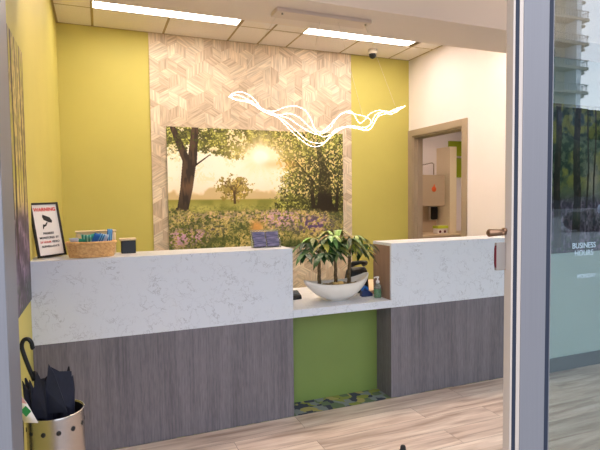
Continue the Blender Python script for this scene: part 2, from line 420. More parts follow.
# ------------------------------------------------------------------ doorway on right wall + room behind
dr = thing('door_1', 'open doorway in the right wall with a taupe metal frame', 'door frame', (XR,(Y0+Y1)/2,0), kind='structure')
hw = (Y1-Y0)/2
f = MB(); e = .075
for sx0, sx1 in ((-.018,.0),(.14,.158)):
    f.box((sx0,-hw-e,0),(sx1,-hw+.01,ZD+e)); f.box((sx0,hw-.01,0),(sx1,hw+e+ .005,ZD+e)); f.box((sx0,-hw+.01,ZD-.01),(sx1,hw-.01,ZD+e))
f.box((0,-hw,0),(.14,-hw+.03,ZD)); f.box((0,hw-.03,0),(.14,hw,ZD)); f.box((0,-hw+.03,ZD-.03),(.14,hw-.03,ZD))
f.build('door_frame', M['taupe'], dr, bevel=.003)
st = MB(); st.box((.05,hw-.045,0),(.09,hw-.03,ZD-.03)); st.box((.05,-hw+.03,0),(.09,-hw+.045,ZD-.03)); st.box((.05,-hw+.045,ZD-.045),(.09,hw-.045,ZD-.03))
st.build('door_stop', M['taupe'], dr)
struct(box('wall_room_back', (XR+.14,4.95,0), (7,5.05,2.9), M['cream']), 'cream far wall of the room through the doorway', 'wall')
struct(box('wall_room_right', (6.9,0.6,0), (7,4.95,2.9), M['cream']), 'cream side wall of the room through the doorway', 'wall')
struct(box('wall_room_left', (XR+.0,D+.1,0), (XR+.14,4.95,2.9), M['cream']), 'cream near wall of the room through the doorway', 'wall')
struct(box('wall_room_front', (XR+.14,0.5,0), (6.9,.6,2.9), M['cream']), 'cream front wall of the room through the doorway', 'wall')
struct(box('ceiling_room', (XR+.14,.5,2.9), (7,5.05,3.0), M['cream']), 'cream ceiling of the room through the doorway', 'ceiling')
troffer(3.6,4.6,2.6,3.2,2.896,M['lightback'],'recessed ceiling light in the room through the doorway')
cb = thing('wall_cabinet', 'beige wall cabinet with an orange round sticker through the doorway', 'cabinet', (4.55,4.948,1.26))
box('cabinet_body', (-.35,-.33,0), (.25,0,.57), M['cabinet'], cb, .004)
box('cabinet_door', (-.345,-.35,.005), (.245,-.332,.565), M['cabinet'], cb, .003)
s = MB().lathe([(.0,0),(.05,0),(.05,.002),(0,.002)], n=24); s.add([(-.012,.045,0),(.012,.045,0),(.02,.085,0),(-.004,.085,0),(-.012,.045,.002),(.012,.045,.002),(.02,.085,.002),(-.004,.085,.002)],[(0,1,2,3),(4,5,6,7),(0,1,5,4),(1,2,6,5),(2,3,7,6),(3,0,4,7)])
s.build('sticker', M['orange'], cb, mtx=Matrix.Translation((0,-.351,.31)) @ Matrix.Rotation(PI/2,4,'X'))
tag(box('tall_panel', (4.87,4.55,.761), (5.02,4.948,2.35), M['cabside'], bevel=.004), 'tall pale panel standing beside the wall cabinet', 'panel')
tag(box('wall_artwork', (5.14,4.90,1.80), (5.5,4.949,2.5), M['limepanel'], bevel=.004), 'bright green panel picture on the far wall through the doorway', 'picture')
tag(MB().tube([(5.10,4.86,2.17),(5.25,4.86,2.19),(5.5,4.86,2.19)], .018, 8).box((5.24,4.86,2.18),(5.26,4.9,2.2)).build('white_rail', M['white_metal']), 'white horizontal rail in front of the green panel', 'rail')
rk = MB(); rk.tube([(4.30,4.75,1.84),(4.30,4.75,2.0),(4.62,4.75,2.06),(4.66,4.75,2.04),(4.66,4.75,1.84)], .010, 6)
tag(rk.build('wire_stand', M['chrome']), 'thin bent wire stand on top of the wall cabinet', 'wire stand')
lc = thing('low_cabinet', 'pale low worktop cabinet under the wall cabinet through the doorway', 'cabinet', (4.9,4.6,0))
box('cabinet_body', (-.8,-.25,0), (.9,.34,.72), M['cabinet'], lc, .004)
box('worktop', (-.82,-.28,.72), (.92,.34,.76), M['desk'], lc, .004)
tag(box('backsplash_panel', (4.1,4.925,.761), (4.855,4.948,1.255), M['cabinet']), 'beige backsplash panel between worktop and wall cabinet', 'panel')
pm = thing('soap_dispenser', 'black soap dispenser with a white edge on the wall above the worktop', 'dispenser', (4.765,4.923,1.0))
box('dispenser_body', (-.055,-.09,0), (.055,0,.24), M['blackmatt'], pm, .01)
box('dispenser_back', (-.09,-.02,-.02), (.085,0,.25), M['white_metal'], pm, .004)
tb = thing('supply_tub', 'white tub with a yellow-green lid and red spots on the worktop', 'tub', (4.66,4.55,.76))
box('tub_body', (-.11,-.07,0), (.11,.07,.09), M['paper'], tb, .008)
box('lid', (-.12,-.08,.09), (.12,.08,.14), M['limelid'], tb, .012)
for x in (-.06, .045):
    MB().ico((x,-.072,.035), .026, 2, sc=(1,.3,1)).build('red_cap', M['red'], tb)

# ------------------------------------------------------------------ hexagon tile feature wall
def hexwall(x0, x1, z0, z1, y, R=.115):
    bm = bmesh.new(); uvl = bm.loops.layers.uv.new('UVMap'); cl = bm.loops.layers.float_color.new('Col')
    pal = [(232,214,192),(226,206,182),(218,196,172),(236,220,198),(212,190,166),(228,210,186)]
    dx = R*math.sqrt(3); dz = R*1.5; rows = int((z1-z0)/dz)+3; cols_ = int((x1-x0)/dx)+3
    rnd = random.Random(3)
    for r in range(rows):
        for c in range(cols_):
            cx = x0+c*dx+(dx/2 if r % 2 else 0)-dx/2; cz = z0+r*dz-R*.5
            P = [(cx+R*math.cos(math.radians(90+60*k)), cz+R*math.sin(math.radians(90+60*k))) for k in range(6)]
            rot = rnd.randint(0, 5)
            pat = rnd.random()
            if pat < .65: quads = [((cx,cz),P[(rot+2*k)%6],P[(rot+2*k+1)%6],P[(rot+2*k+2)%6]) for k in range(3)]
            else: quads = [(P[rot],P[(rot+1)%6],P[(rot+2)%6],P[(rot+3)%6]), (P[(rot+3)%6],P[(rot+4)%6],P[(rot+5)%6],P[rot])]
            for q in quads:
                base = rnd.choice(pal); br = rnd.uniform(.97,1.02); off = (rnd.uniform(0,50), rnd.uniform(0,50))
                if pat < .65: a = Vector(q[2])-Vector(q[1]) if rnd.random() < .5 else Vector(q[1])-Vector(q[0])
                else: a = Vector(q[3])-Vector(q[0])
                a.normalize(); nvec = Vector((-a.y, a.x)); cen = sum((Vector(p) for p in q), Vector((0,0)))/4
                vs = []
                for p in q:
                    pp = cen+(Vector(p)-cen)*.985; vs.append(bm.verts.new((pp.x, y-rnd.uniform(0,.0001), pp.y)))
                fc = bm.faces.new(vs)
                col = s2l(tuple(min(255, v*br) for v in base))
                for lp in fc.loops:
                    d_ = Vector((lp.vert.co.x, lp.vert.co.z)); lp[uvl].uv = (d_.dot(a)+off[0], d_.dot(nvec)+off[1]); lp[cl] = (*col, 1)
    for co, no in (((x0,0,0),(-1,0,0)),((x1,0,0),(1,0,0)),((0,0,z0),(0,0,-1)),((0,0,z1),(0,0,1))):
        bmesh.ops.bisect_plane(bm, geom=bm.verts[:]+bm.edges[:]+bm.faces[:], plane_co=co, plane_no=no, clear_outer=True)
    bmesh.ops.recalc_face_normals(bm, faces=bm.faces)
    me = bpy.data.meshes.new('hexagon_tiles'); bm.to_mesh(me); bm.free()
    for p in me.polygons:
        if p.normal.y > 0: p.flip()
    me.materials.append(M['hex']); o = bpy.data.objects.new('hexagon_tiles', me); C.objects.link(o); return o
hp = thing('tile_panel', 'tall panel of wood-look hexagon tiles on the lime back wall behind the mural', 'tile panel', (0,0,0), kind='structure')
box('tile_backing', (-.594,D-.012,0), (1.870,D,H-.002), mat('tile_grout', (206,180,150), .8), hp)
hx = hexwall(-.594, 1.870, 0, H-.004, D-.0145); hx.parent = hp

# ------------------------------------------------------------------ printed murals
def vnoise(u, v, fx, fy, seed, octv=3):
    out = np.zeros_like(u); amp = 1; tot = 0
    for o in range(octv):
        rs = np.random.RandomState(seed+o*17); g = rs.rand(int(fy)+3, int(fx)+3)
        x = u*fx; y = v*fy; xi = np.floor(x).astype(int); yi = np.floor(y).astype(int)
        xf = x-xi; yf = y-yi; xf = xf*xf*(3-2*xf); yf = yf*yf*(3-2*yf)
        xi = np.clip(xi,0,g.shape[1]-2); yi = np.clip(yi,0,g.shape[0]-2)
        a = g[yi,xi]*(1-xf)+g[yi,xi+1]*xf; b = g[yi+1,xi]*(1-xf)+g[yi+1,xi+1]*xf
        out += amp*(a*(1-yf)+b*yf); tot += amp; amp *= .55; fx *= 2; fy *= 2
    return out/tot
def sst(a, b, x): t = np.clip((x-a)/(b-a), 0, 1); return t*t*(3-2*t)
def lin(c): c = np.clip(c/255, 0, 1); return np.where(c <= .04045, c/12.92, ((c+.055)/1.055)**2.4)
def mixc(img, col, m): return img*(1-m[...,None])+np.array(col, float)*m[...,None] if not isinstance(col, np.ndarray) else img*(1-m[...,None])+col*m[...,None]

def landscape(u, v):    # u right, v down; x,y in a 175 x 123 print
    x = 175*1.17*u/(1+.17*u); y = v*123
    n1 = vnoise(u,v,60,40,1); n2 = vnoise(u,v,18,12,5); n3 = vnoise(u,v,130,90,9,2); n4 = vnoise(u,v,7,5,21); n5 = vnoise(u,v,200,130,44,1)
    def patch(cx,cy,rx,ry): return np.exp(-(((x-cx)/rx)**2+((y-cy)/ry)**2))
    img = np.zeros(u.shape+(3,)); img[:] = (255,250,236)
    img = mixc(img, (255,238,214), sst(45,70,y))
    hz = 66+5*(n2-.5)*2-4*np.exp(-((x-45)/12)**2)
    img = mixc(img, (206,180,128), sst(hz-3,hz+1,y)*.85)
    img = mixc(img, (158,152,70), sst(70.5,72,y))
    img = mixc(img, (206,196,110), sst(72,80,y)*(1-sst(80,92,y))*.5*n2*2)
    img = mixc(img, (116,122,48), sst(.48,.6,n4)*sst(71,73,y)*.55)
    img = mixc(img, (96,104,44), sst(.5,.64,n3)*sst(74,80,y)*.4)
    # small round tree in the middle distance
    d = np.hypot((x-67)/18,(y-60)/13); m = sst(.05,-.05, d+.9*(n1-.5)+.5*(n3-.5)-.86)
    img = mixc(img, (148,128,54), m*.9)
    img = mixc(img, (206,176,74), m*sst(.45,.6,n3)*.8*(x>64))
    img = mixc(img, (92,74,36), m*sst(.52,.62,n1)*.75)
    img = mixc(img, (255,234,196), m*sst(.58,.66,n5*.5+n3*.5)*.6*(d>.4))
    img = mixc(img, (84,62,34), ((np.abs(x-67-.03*(y-60)) < 1.2)&(y>63)&(y<76))*1.0)
    for a_ in (-.9,-.45,.35,.8):
        t = 64-y; img = mixc(img, (92,70,38), ((np.abs(x-67-a_*t) < .6)&(t>0)&(t<11))*.7)
    # foliage over the sky
    dens = 1.0*(1-sst(8,46,y)) + .35*patch(8,44,14,14) - .45*patch(50,36,18,9)
    dens += 1.05*sst(98,146,x+.35*y-8)*(1-sst(84,92,y)) + .25*sst(20,0,y)
    dens += .22*patch(68,26,34,14)+.35*patch(80,46,16,6)+.3*patch(66,30,20,7)
    dens -= .62*patch(94,27,13,10)
    nn = .42*n1+.34*n3+.24*n2
    f = sst(-.02,.10, dens-1.32*(1-nn)+.02)
    sun = np.exp(-(((x-94)/34)**2+((y-28)/24)**2))
    leaf = np.zeros_like(img); leaf[:] = (118,122,46)
    leaf = mixc(leaf, (206,206,104), sst(.50,.62,n3))
    leaf = mixc(leaf, (64,66,28), sst(.50,.60,n1)*.85)
    leaf = mixc(leaf, (40,40,20), sst(.55,.66,n5)*.5)
    leaf = mixc(leaf, (44,42,22), .68*sst(112,146,x)*sst(8,40,y)*(1-sst(.52,.64,n3)*.6))
    leaf = mixc(leaf, (232,200,104), sun*.72)
    img = mixc(img, leaf, f*.96)
    img = mixc(img, (244,220,150), sst(.56,.63,n3*.55+n1*.45)*sst(98,112,x)*(1-sst(64,76,y))*.85)
    img = mixc(img, (255,238,204), sst(.58,.66,n3*.5+n2*.5)*(1-sst(90,110,x))*(1-sst(50,60,y))*.8)
    r = np.hypot(x-94,(y-28)); th = np.arctan2(y-28,x-94)
    ray = .5+.5*np.cos(th*11+1.3)*np.cos(th*6)
    img = mixc(img, (255,240,200), np.clip(np.exp(-(r/13)**2)*1.1+ray*np.exp(-(r/25)**2)*.6,0,1))
    img = mixc(img, (255,255,246), np.clip(np.exp(-(r/8.5)**2)*1.6,0,1))
    img = mixc(img, (248,166,74), .38*patch(112,35,16,4))
    def limb(x0,y0,x1,y1,w0,w1):
        t = np.clip((y-y0)/(y1-y0),0,1); cx = x0+(x1-x0)*t; return (np.abs(x-cx) < w0+(w1-w0)*t)&(y>=y0)&(y<=y1)
    tr = limb(6,0,21,36,3.0,4.6)|limb(29,0,25,36,3.6,5.0)|limb(23,30,19,60,7.2,6.4)|limb(19,60,14,84,6.4,5.8)|limb(14,79,13,87,6.0,9.5)
    tr |= limb(44,26,22,42,.8,1.8)&(y<38)
    tcol = np.zeros_like(img); tcol[:] = (84,64,48); tcol = mixc(tcol, (54,42,34), sst(.4,.65,vnoise(u,v,90,14,71,2))); tcol = mixc(tcol, (140,104,72), .45*np.exp(-((y-58)/6)**2))
    tcol = mixc(tcol, (52,42,30), sst(62,84,y)*.7)
    img = mixc(img, tcol, tr*1.0)
    img = mixc(img, leaf, (sst(.56,.62,n1)*(y < 22)*tr)*.8)
    tr2 = limb(157,40,157,82,4.5,8)|limb(157,78,158,90,8,13)|limb(143,48,146,82,1.4,2.4)|limb(128,30,148,56,.8,1.5)|limb(170,55,168,88,1.2,2.0)|limb(150,10,156,44,2,4)
    img = mixc(img, (40,32,22), tr2*(.55+.4*sst(60,70,y)))
    img = mixc(img, leaf, sst(.5,.58,n1)*tr2*(y<66)*.8)
    fl = sst(0,4, y-(81+5*(n2-.5)*2-3*np.exp(-((x-12)/14)**2)+2*sst(90,130,x)))
    base = np.zeros_like(img); base[:] = (166,154,84)
    base = mixc(base, (222,198,126), sst(.50,.60,n3)*.9)
    base = mixc(base, (96,102,50), sst(.52,.62,n1))
    base = mixc(base, (52,60,34), sst(.56,.66,n5*.5+n2*.5)*.7)
    base = mixc(base, (104,116,52), sst(.5,.62,n2)*.35)
    pk = sst(.50,.58,vnoise(u,v,110,80,33,2))
    base = mixc(base, (228,186,172), pk*np.clip(patch(55,88,60,7)*.7+patch(110,93,20,9),0,1)*.8)
    base = mixc(base, (224,168,212), pk*np.clip(patch(9,110,12,9)*1.3+patch(30,108,10,7)+patch(118,92,18,10)*.8+patch(150,98,14,8)*.7,0,1)*.85)
    base = mixc(base, (96,74,122), sst(.46,.56,n1)*np.clip(patch(148,100,20,10)*1.1+patch(112,96,10,8)*.4+patch(45,102,14,5)*.4,0,1))
    base = mixc(base, (50,66,34), np.clip(patch(122,120,16,7)+patch(168,98,7,18)*.6+patch(30,118,30,6)*.4,0,1)*.6)
    base = mixc(base, (222,158,84), np.clip(patch(89,101,6,7)*1.3,0,1)*.85)
    img = mixc(img, base, fl)
    return lin(img)

def forestprint(trunks, seed, glow=.8, top=(150,146,112), dark=(84,92,62), gr=.10):
    def fn(u, v):
        n1 = vnoise(u,v,60,40,seed); n2 = vnoise(u,v,18,12,seed+3); n3 = vnoise(u,v,110,30,seed+6,2)
        img = np.zeros(u.shape+(3,)); img[:] = top
        img = mixc(img, dark, sst(.4,.6,n1)*(1-sst(.45,.6,v)))
        img = mixc(img, (176,170,70), sst(.48,.62,n2)*(1-sst(.5,.62,v))*.7)
        img = mixc(img, (206,196,190), np.exp(-(((u-glow)/gr)**2+((v-.5)/.16)**2))*.85)
        fl = sst(.58,.68,v+.03*(n2-.5))
        g = np.zeros_like(img); g[:] = (138,118,142); g = mixc(g, (70,58,80), sst(.42,.6,n3)); g = mixc(g, (168,148,164), sst(.56,.7,n1)*.7)
        ang = np.arctan2(u-glow, v-.45+.02); g = mixc(g, (46,38,54), (.5+.5*np.cos(ang*34))*.55)
        img = mixc(img, g, fl)
        img = mixc(img, (52,66,54), sst(.86,.93,v)*sst(.4,.6,n1)*.8)
        for k, (c, w_, b_) in enumerate(trunks):
            cx = c+.004*np.sin(v*9+k*2); m = (np.abs(u-cx) < w_*(.8+.4*v))&(v < b_)
            img = mixc(img, (44,36,36), m*.92)
            img = mixc(img, (86,72,60), (m&(u>cx)&(n3>.5))*.6)
        return lin(img)
    return fn
def print_panel(name, w_, h_, th, fn, m, parent, nx, ny, mtx):
    """flat printed panel in local x (right) / z (up), facing -Y, with real thickness"""
    U, V = np.meshgrid(np.linspace(0,1,nx), np.linspace(0,1,ny))
    X = U*w_; Z = (1-V)*h_
    vs = np.stack([X.ravel(), np.zeros(X.size), Z.ravel()], 1)
    idx = np.arange(nx*ny).reshape(ny,nx)
    q = np.stack([idx[1:,:-1],idx[1:,1:],idx[:-1,1:],idx[:-1,:-1]], -1).reshape(-1,4)
    me = bpy.data.meshes.new(name)
    rim = np.array([(0,th,0),(w_,th,0),(w_,th,h_),(0,th,h_)]); o = len(vs); vs = np.concatenate([vs, rim])
    a, b, c, d_ = idx[-1,0], idx[-1,-1], idx[0,-1], idx[0,0]
    fs = q.tolist()+[(o,o+1,b,a),(o+1,o+2,c,b),(o+2,o+3,d_,c),(o+3,o,a,d_),(o+3,o+2,o+1,o)]
    vs = [tuple(mtx @ Vector(p)) for p in vs]
    me.from_pydata(vs, [], [tuple(map(int,f_)) for f_ in fs]); me.update()
    cols = fn(U, V).reshape(-1,3); cols = np.concatenate([cols, np.full((4,3),.3)])
    me.materials.append(m); ob = bpy.data.objects.new(name, me); C.objects.link(ob); set_col(ob, cols)
    if parent: ob.parent = parent
    return ob
mz0, mz1, mx0, mx1 = .836, 2.233, -.432, 1.732
tag(print_panel('landscape_mural', mx1-mx0, mz1-mz0, .02, landscape, M['mural'], None, 640, 413, Matrix.Translation((mx0,D-.042,mz0))),
    'large sunlit meadow and trees photo print mounted on the hexagon tile panel', 'mural')
# forest print on left wall (faces +X)
lm = Matrix.Translation((XL+.0045,-1.85,.90)) @ Matrix.Rotation(PI/2,4,'Z')
ltr = [(.70,.010,.78),(.745,.006,.66),(.79,.012,.80),(.85,.006,.62),(.885,.004,.6),(.93,.009,.72),(.965,.004,.6),(.985,.006,.66),(.5,.015,.8),(.3,.012,.8),(.12,.02,.85)]
tag(print_panel('forest_mural', 1.85, 1.29, .003, forestprint(ltr, 50, .4, (206,186,120), (160,146,92)), M['forest'], None, 420, 220, lm),
    'tall forest photo print on the left wall beside the counter end', 'mural')
rt = [(.07,.017,.96),(.175,.020,.97),(.235,.005,.7),(.275,.005,.66),(.34,.007,.72),(.40,.005,.7),(.5,.012,.8),(.62,.02,.9),(.8,.01,.8),(.93,.02,.9)]
tag(print_panel('forest_mural', 2.0, 1.18, .012, forestprint(rt, 80, .27, (104,120,96), (44,68,58), .05), M['forest'], None, 420, 220, Matrix.Translation((2.08,-.0735,.96))),
    'forest photo print on the pale aqua wall seen through the glass', 'mural')

# ------------------------------------------------------------------ reception counter
TD = .29
def unit(x0, x1, label, depth):
    o = thing('reception_counter', label, 'reception counter', ((x0+x1)/2,.15,0)); cx, cy = (x0+x1)/2, .15
    def b(name, a, c, m, bev=.002): return box(name, (a[0]-cx,a[1]-cy,a[2]), (c[0]-cx,c[1]-cy,c[2]), m, o, bev)
    f = MB(); f.box((x0-cx,0-cy,ZB),(x1-cx,.02-cy,ZT)); f.box((x0-cx,.02-cy,ZT-.02),(x1-cx,depth-cy,ZT))
    q = f.build('quartz_fascia', M['quartz'], o)
    b('laminate_front', (x0,.003,.0), (x1,.03,ZB), M['lam'])
    return o, b
L_, lb = unit(XL, 0, 'longer left reception counter with white quartz band over grey laminate', TD)
lb('end_panel', (-.03,.02,ZB), (0,TD-.01,ZT-.02), M['quartz'])
lb('end_panel', (-.03,.03,0), (0,TD,ZB), M['lam'])
lb('inner_panel', (XL,TD-.03,0), (-.03,TD-.01,ZT-.02), M['brownlam'])
R_, rb = unit(X1, 1.85, 'right reception counter with white quartz band over grey laminate, nearer the doorway', .25)
rb('end_panel', (X1+.001,.02,ZB), (X1+.02,.25,ZT-.02), M['brownlam'])
rb('end_panel', (X1+.001,.03,0), (X1+.02,.25,ZB), M['lam'])
rb('inner_panel', (X1+.02,.23,0), (1.85,.25,ZT-.02), M['brownlam'])
sh = thing('counter_shelf', 'low white quartz shelf between the two counters holding the bowl', 'shelf', (X1/2,.37,ZB))
box('shelf_slab', (-X1/2,-.37,0), (X1/2,.38,.052), M['quartz'], sh, .002)
tag(box('green_front_panel', (0,.2,0), (X1,.218,ZB), M['green'], bevel=.001), 'plain green panel under the low shelf between the counters', 'panel')
# inner desks behind the units
for x0, x1, lab in ((XL,-.0,'pale inner desk behind the left counter'),(X1,1.85,'pale inner desk behind the right counter')):
    dk = thing('inner_desk', lab, 'desk', ((x0+x1)/2,.6,0)); w_ = (x1-x0)/2
    box('desk_top', (-w_,-.30,.69), (w_,.15,.72), M['desk'], dk, .002)
    for sx in (-w_+.03, w_-.07): box('desk_leg', (sx,.09,0), (sx+.04,.13,.69), M['greybox'], dk)

# ------------------------------------------------------------------ pendant
def smooth(P, n=6):
    P = [Vector(p) for p in P]; out = []
    Q = [2*P[0]-P[1]]+P+[2*P[-1]-P[-2]]
    for i in range(1,len(Q)-2):
        for k in range(n):
            t_ = k/n; a,b,c,d_ = Q[i-1],Q[i],Q[i+1],Q[i+2]
            out.append(.5*((2*b)+(-a+c)*t_+(2*a-5*b+4*c-d_)*t_*t_+(-a+3*b-3*c+d_)*t_**3))
    out.append(P[-1]); return out
ST = {
'a': (-.27,[(-.465,1.979),(-.442,2.0),(-.402,2.008),(-.351,1.992),(-.311,1.967),(-.27,1.931),(-.199,1.921),(-.138,1.944),(-.083,1.95),(-.027,1.927),(.01,1.883),(.042,1.838),(.08,1.816),(.126,1.83),(.199,1.904),(.246,1.936),(.28,1.932),(.313,1.892),(.348,1.875),(.389,1.895),(.432,1.94),(.488,1.961),(.546,1.952),(.597,1.974),(.671,1.996)]),
'b': (-.25,[(-.46,1.984),(-.409,1.965),(-.34,1.969),(-.282,1.928),(-.223,1.909),(-.162,1.889),(-.132,1.851),(-.09,1.801),(-.04,1.756),(.023,1.726),(.088,1.731),(.141,1.762),(.188,1.805),(.242,1.843),(.303,1.852),(.358,1.836),(.414,1.838),(.457,1.877),(.5,1.928),(.558,1.95),(.624,1.972),(.684,2.001)]),
'c': (-.23,[(-.455,1.988),(-.415,2.001),(-.357,1.988),(-.287,1.948),(-.228,1.917),(-.143,1.882),(-.094,1.838),(-.044,1.793),(.019,1.757),(.11,1.751),(.164,1.783),(.204,1.832),(.266,1.853),(.335,1.844),(.397,1.834),(.447,1.861),(.491,1.919),(.542,1.965),(.6,1.949),(.698,2.005)]),
'd': (-.21,[(-.45,1.992),(-.387,1.979),(-.316,1.967),(-.239,1.926),(-.16,1.907),(-.098,1.916),(-.041,1.895),(.009,1.863),(.074,1.824),(.14,1.796),(.187,1.81),(.242,1.849),(.324,1.861),(.395,1.855),(.452,1.882),(.495,1.941),(.561,1.969),(.635,1.973),(.711,2.009)]),
'e': (-.19,[(-.215,1.93),(-.141,1.911),(-.078,1.897),(-.034,1.863),(.024,1.824),(.089,1.803),(.17,1.836),(.225,1.899),(.287,1.951),(.364,1.946),(.435,1.928),(.463,1.898),(.434,1.853)])}
pe = thing('pendant_light', 'glowing wave of intertwined LED strands hanging above the counter', 'pendant light', (.13,-.22,2.5))
o_ = Vector((.13,-.22,2.5))
for k, (yy, pts) in ST.items():
    n = len(pts); P = [Vector((x, yy+.03*math.sin(i*.9+ord(k))*(1-(2*i/(n-1)-1)**4), z))-o_ for i,(x,z) in enumerate(pts)]
    sp = smooth(P, 7)
    rr = [.0008+.0022*(i%3==0) for i in range(len(sp))]
    MB().tube(sp, rr, 6).build('light_strand', M['strand'], pe)
box('canopy', (-.31,-.055,-.022), (.30,.055,0), M['canopy'], pe, .003)
for a, b_ in (((-.29,0,-.022),(-.58,0,-.51)),((.285,0,-.022),(.50,0,-.495)),((-.02,0,-.022),(-.14,0,-.60)),((.10,0,-.022),(.27,0,-.59))):
    MB().tube([a,b_], .0009, 5).build('suspension_wire', M['white_metal'], pe)
for x in (-.27,.27):
    MB().lathe([(0,0),(.006,0),(.006,.008),(0,.008)], (x,-.03,-.030), 10).build('screw', M['chrome'], pe)

# dome camera
dc = thing('dome_camera', 'small white and dark dome security camera under the tiled ceiling', 'security camera', (2.03,2.46,H))
MB().lathe([(0,0),(.058,0),(.060,-.03),(.052,-.055),(0,-.055)], n=28).build('camera_base', M['white_metal'], dc)
MB().lathe([(.046,-.055),(.043,-.08),(.030,-.10),(.012,-.110),(0,-.112)], n=28).build('camera_dome', M['black'], dc)

# ------------------------------------------------------------------ storefront frame
sf = thing('door_2', 'lavender grey aluminium entrance frame the view looks through', 'door frame', (-.2,-2.0,0), kind='structure')
def sb(name, a, c, m, bev=.0015): return box(name, (a[0]+.2,a[1]+2,a[2]), (c[0]+.2,c[1]+2,c[2]), m, sf, bev)
sb('left_jamb', (XL,-2.05,0), (-1.288,-1.93,2.45), M['alu'])
sb('jamb_post', (-.216,-2.05,0), (-.2095,-2.027,2.45), M['alu_lit'])
sb('jamb_gasket', (-.2095,-2.049,0), (-.196,-2.030,2.45), M['gasket'])
sb('stile', (-.196,-2.049,0), (-.1835,-2.02,2.45), M['alu_lit'])  # reveal laid flat, its indoor light painted in
sb('stile', (-.1835,-2.05,0), (-.101,-1.995,2.45), M['alu'])
sb('stile_gasket', (-.101,-2.0495,.0), (-.087,-2.0,2.45), M['gasket'])
sb('glazing_bead', (-.087,-2.0495,0), (-.084,-2.02,2.45), M['alu'])
sb('header', (XL,-2.05,2.45), (4.7,-1.95,2.62), M['alu'])
sb('threshold', (XL,-2.12,0), (-.2,-1.93,.012), M['alu'])
sb('right_post', (4.6,-2.05,0), (4.7,-1.95,2.45), M['alu'])
sb('sill_rail', (-.0865,-2.05,0), (4.6,-1.99,.08), M['alu'])
struct(box('window_1', (-.0865,-2.034,.08), (4.6,-2.028,2.45), M['glass']), 'clear tinted side glass beside the entrance frame, reflecting the street', 'window')
struct(box('wall_entrance', (XL,-2.05,2.62), (4.7,-1.95,H), M['alu']), 'panel over the entrance frame', 'wall')
# latch hardware on the jamb
h = thing('door_latch', 'brass lever latch on the inner edge of the entrance frame', 'latch', (-.2165,-2.03,1.327))
MB().tube([(0,0,0),(-.010,.0,.001),(-.014,.0,.002),(-.046,.006,.001),(-.049,.006,.001)], [.0055,.006,.008,.0095,.006], 12).build('lever', M['brass'], h)
MB().tube([(-.006,0,.006),(.0,.0,.006)], .007, 10).ico((-.012,-.004,.0), .0055, 2).build('latch_hub', M['brass'], h)
h = thing('lock_box', 'small grey lock box with a dark red curved edge under the brass latch', 'lock', (-.2165,-2.03,1.27))
box('lock_body', (-.030,-.004,-.034), (0,.004,.034), M['greybox'], h, .0015)
MB().prism([(-.0295,-.030),(-.0315,-.018),(-.032,0),(-.0315,.018),(-.0295,.030)], -.003, .003, lambda x,y,d_: (x,d_,y)).build('red_edge', M['red'], h)
# lettering on the glass
lt = thing('glass_lettering', 'small white opening hours lettering on the side glass', 'lettering', (.05,-2.035,1.28))
for txt, x, z, s_ in (('BUSINESS',.0,.004,.021),('HOURS',.0,-.016,.021),('MONDAY - FRIDAY',.045,-.078,.016)):
    text_mesh(txt, s_, M['vinyl'], 'lettering_line', lt, Matrix.Translation((x,0,z)) @ FRONT, .0003)

# ------------------------------------------------------------------ umbrella stand and umbrellas
cx, cy = -1.32, -.90
us = thing('umbrella_stand', 'round brushed steel umbrella stand with a ring of dark holes', 'umbrella stand', (cx,cy,0))
R = .1; HH = .625
def stand_mesh():
    n = 72; zs = [0,.02,.2,.4,HH-.075,HH-.06,HH-.045,HH-.03,HH]
    holes = [k*6+3 for k in range(12)]
    m_ = MB().lathe([(R-.006,0),(R,0),(R,.012),(R,HH-.006),(R+.001,HH),(R-.003,HH),(R-.003,.01),(0,.01)], n=96)
    m_.lathe([(0,0),(R-.006,0)], n=96)
    return m_
stand_mesh().build('stand_body', M['steel'], us)
MB().lathe([(0,.012),(R-.0042,.012),(R-.0042,HH-.004)], n=64).build('inner_shade', M['blackmatt'], us)  # dark sheet added for the shade inside the stand
rimm = MB(); rp = [(R*math.cos(2*PI*k/64)*.995, R*math.sin(2*PI*k/64)*.995, HH) for k in range(65)]
rimm.tube(rp, .0028, 8).build('rim', M['chrome'], us)
for k in range(12):
    a = 2*PI*k/12 - PI/2 + .16
    mt = Matrix.Rotation(a,4,'Z') @ Matrix.Translation((R-.001,0,HH-.052)) @ Matrix.Rotation(PI/2,4,'Y')
    MB().lathe([(0,0),(.0085,0),(.0085,.0024),(0,.0024)], n=20).build('hole', M['blackmatt'], us, mtx=mt)

def umbrella(loc, tilt, rz, name_label, kind):
    um = thing('umbrella', name_label, 'umbrella', loc); um.rotation_euler = (tilt[0], tilt[1], rz)
    return um
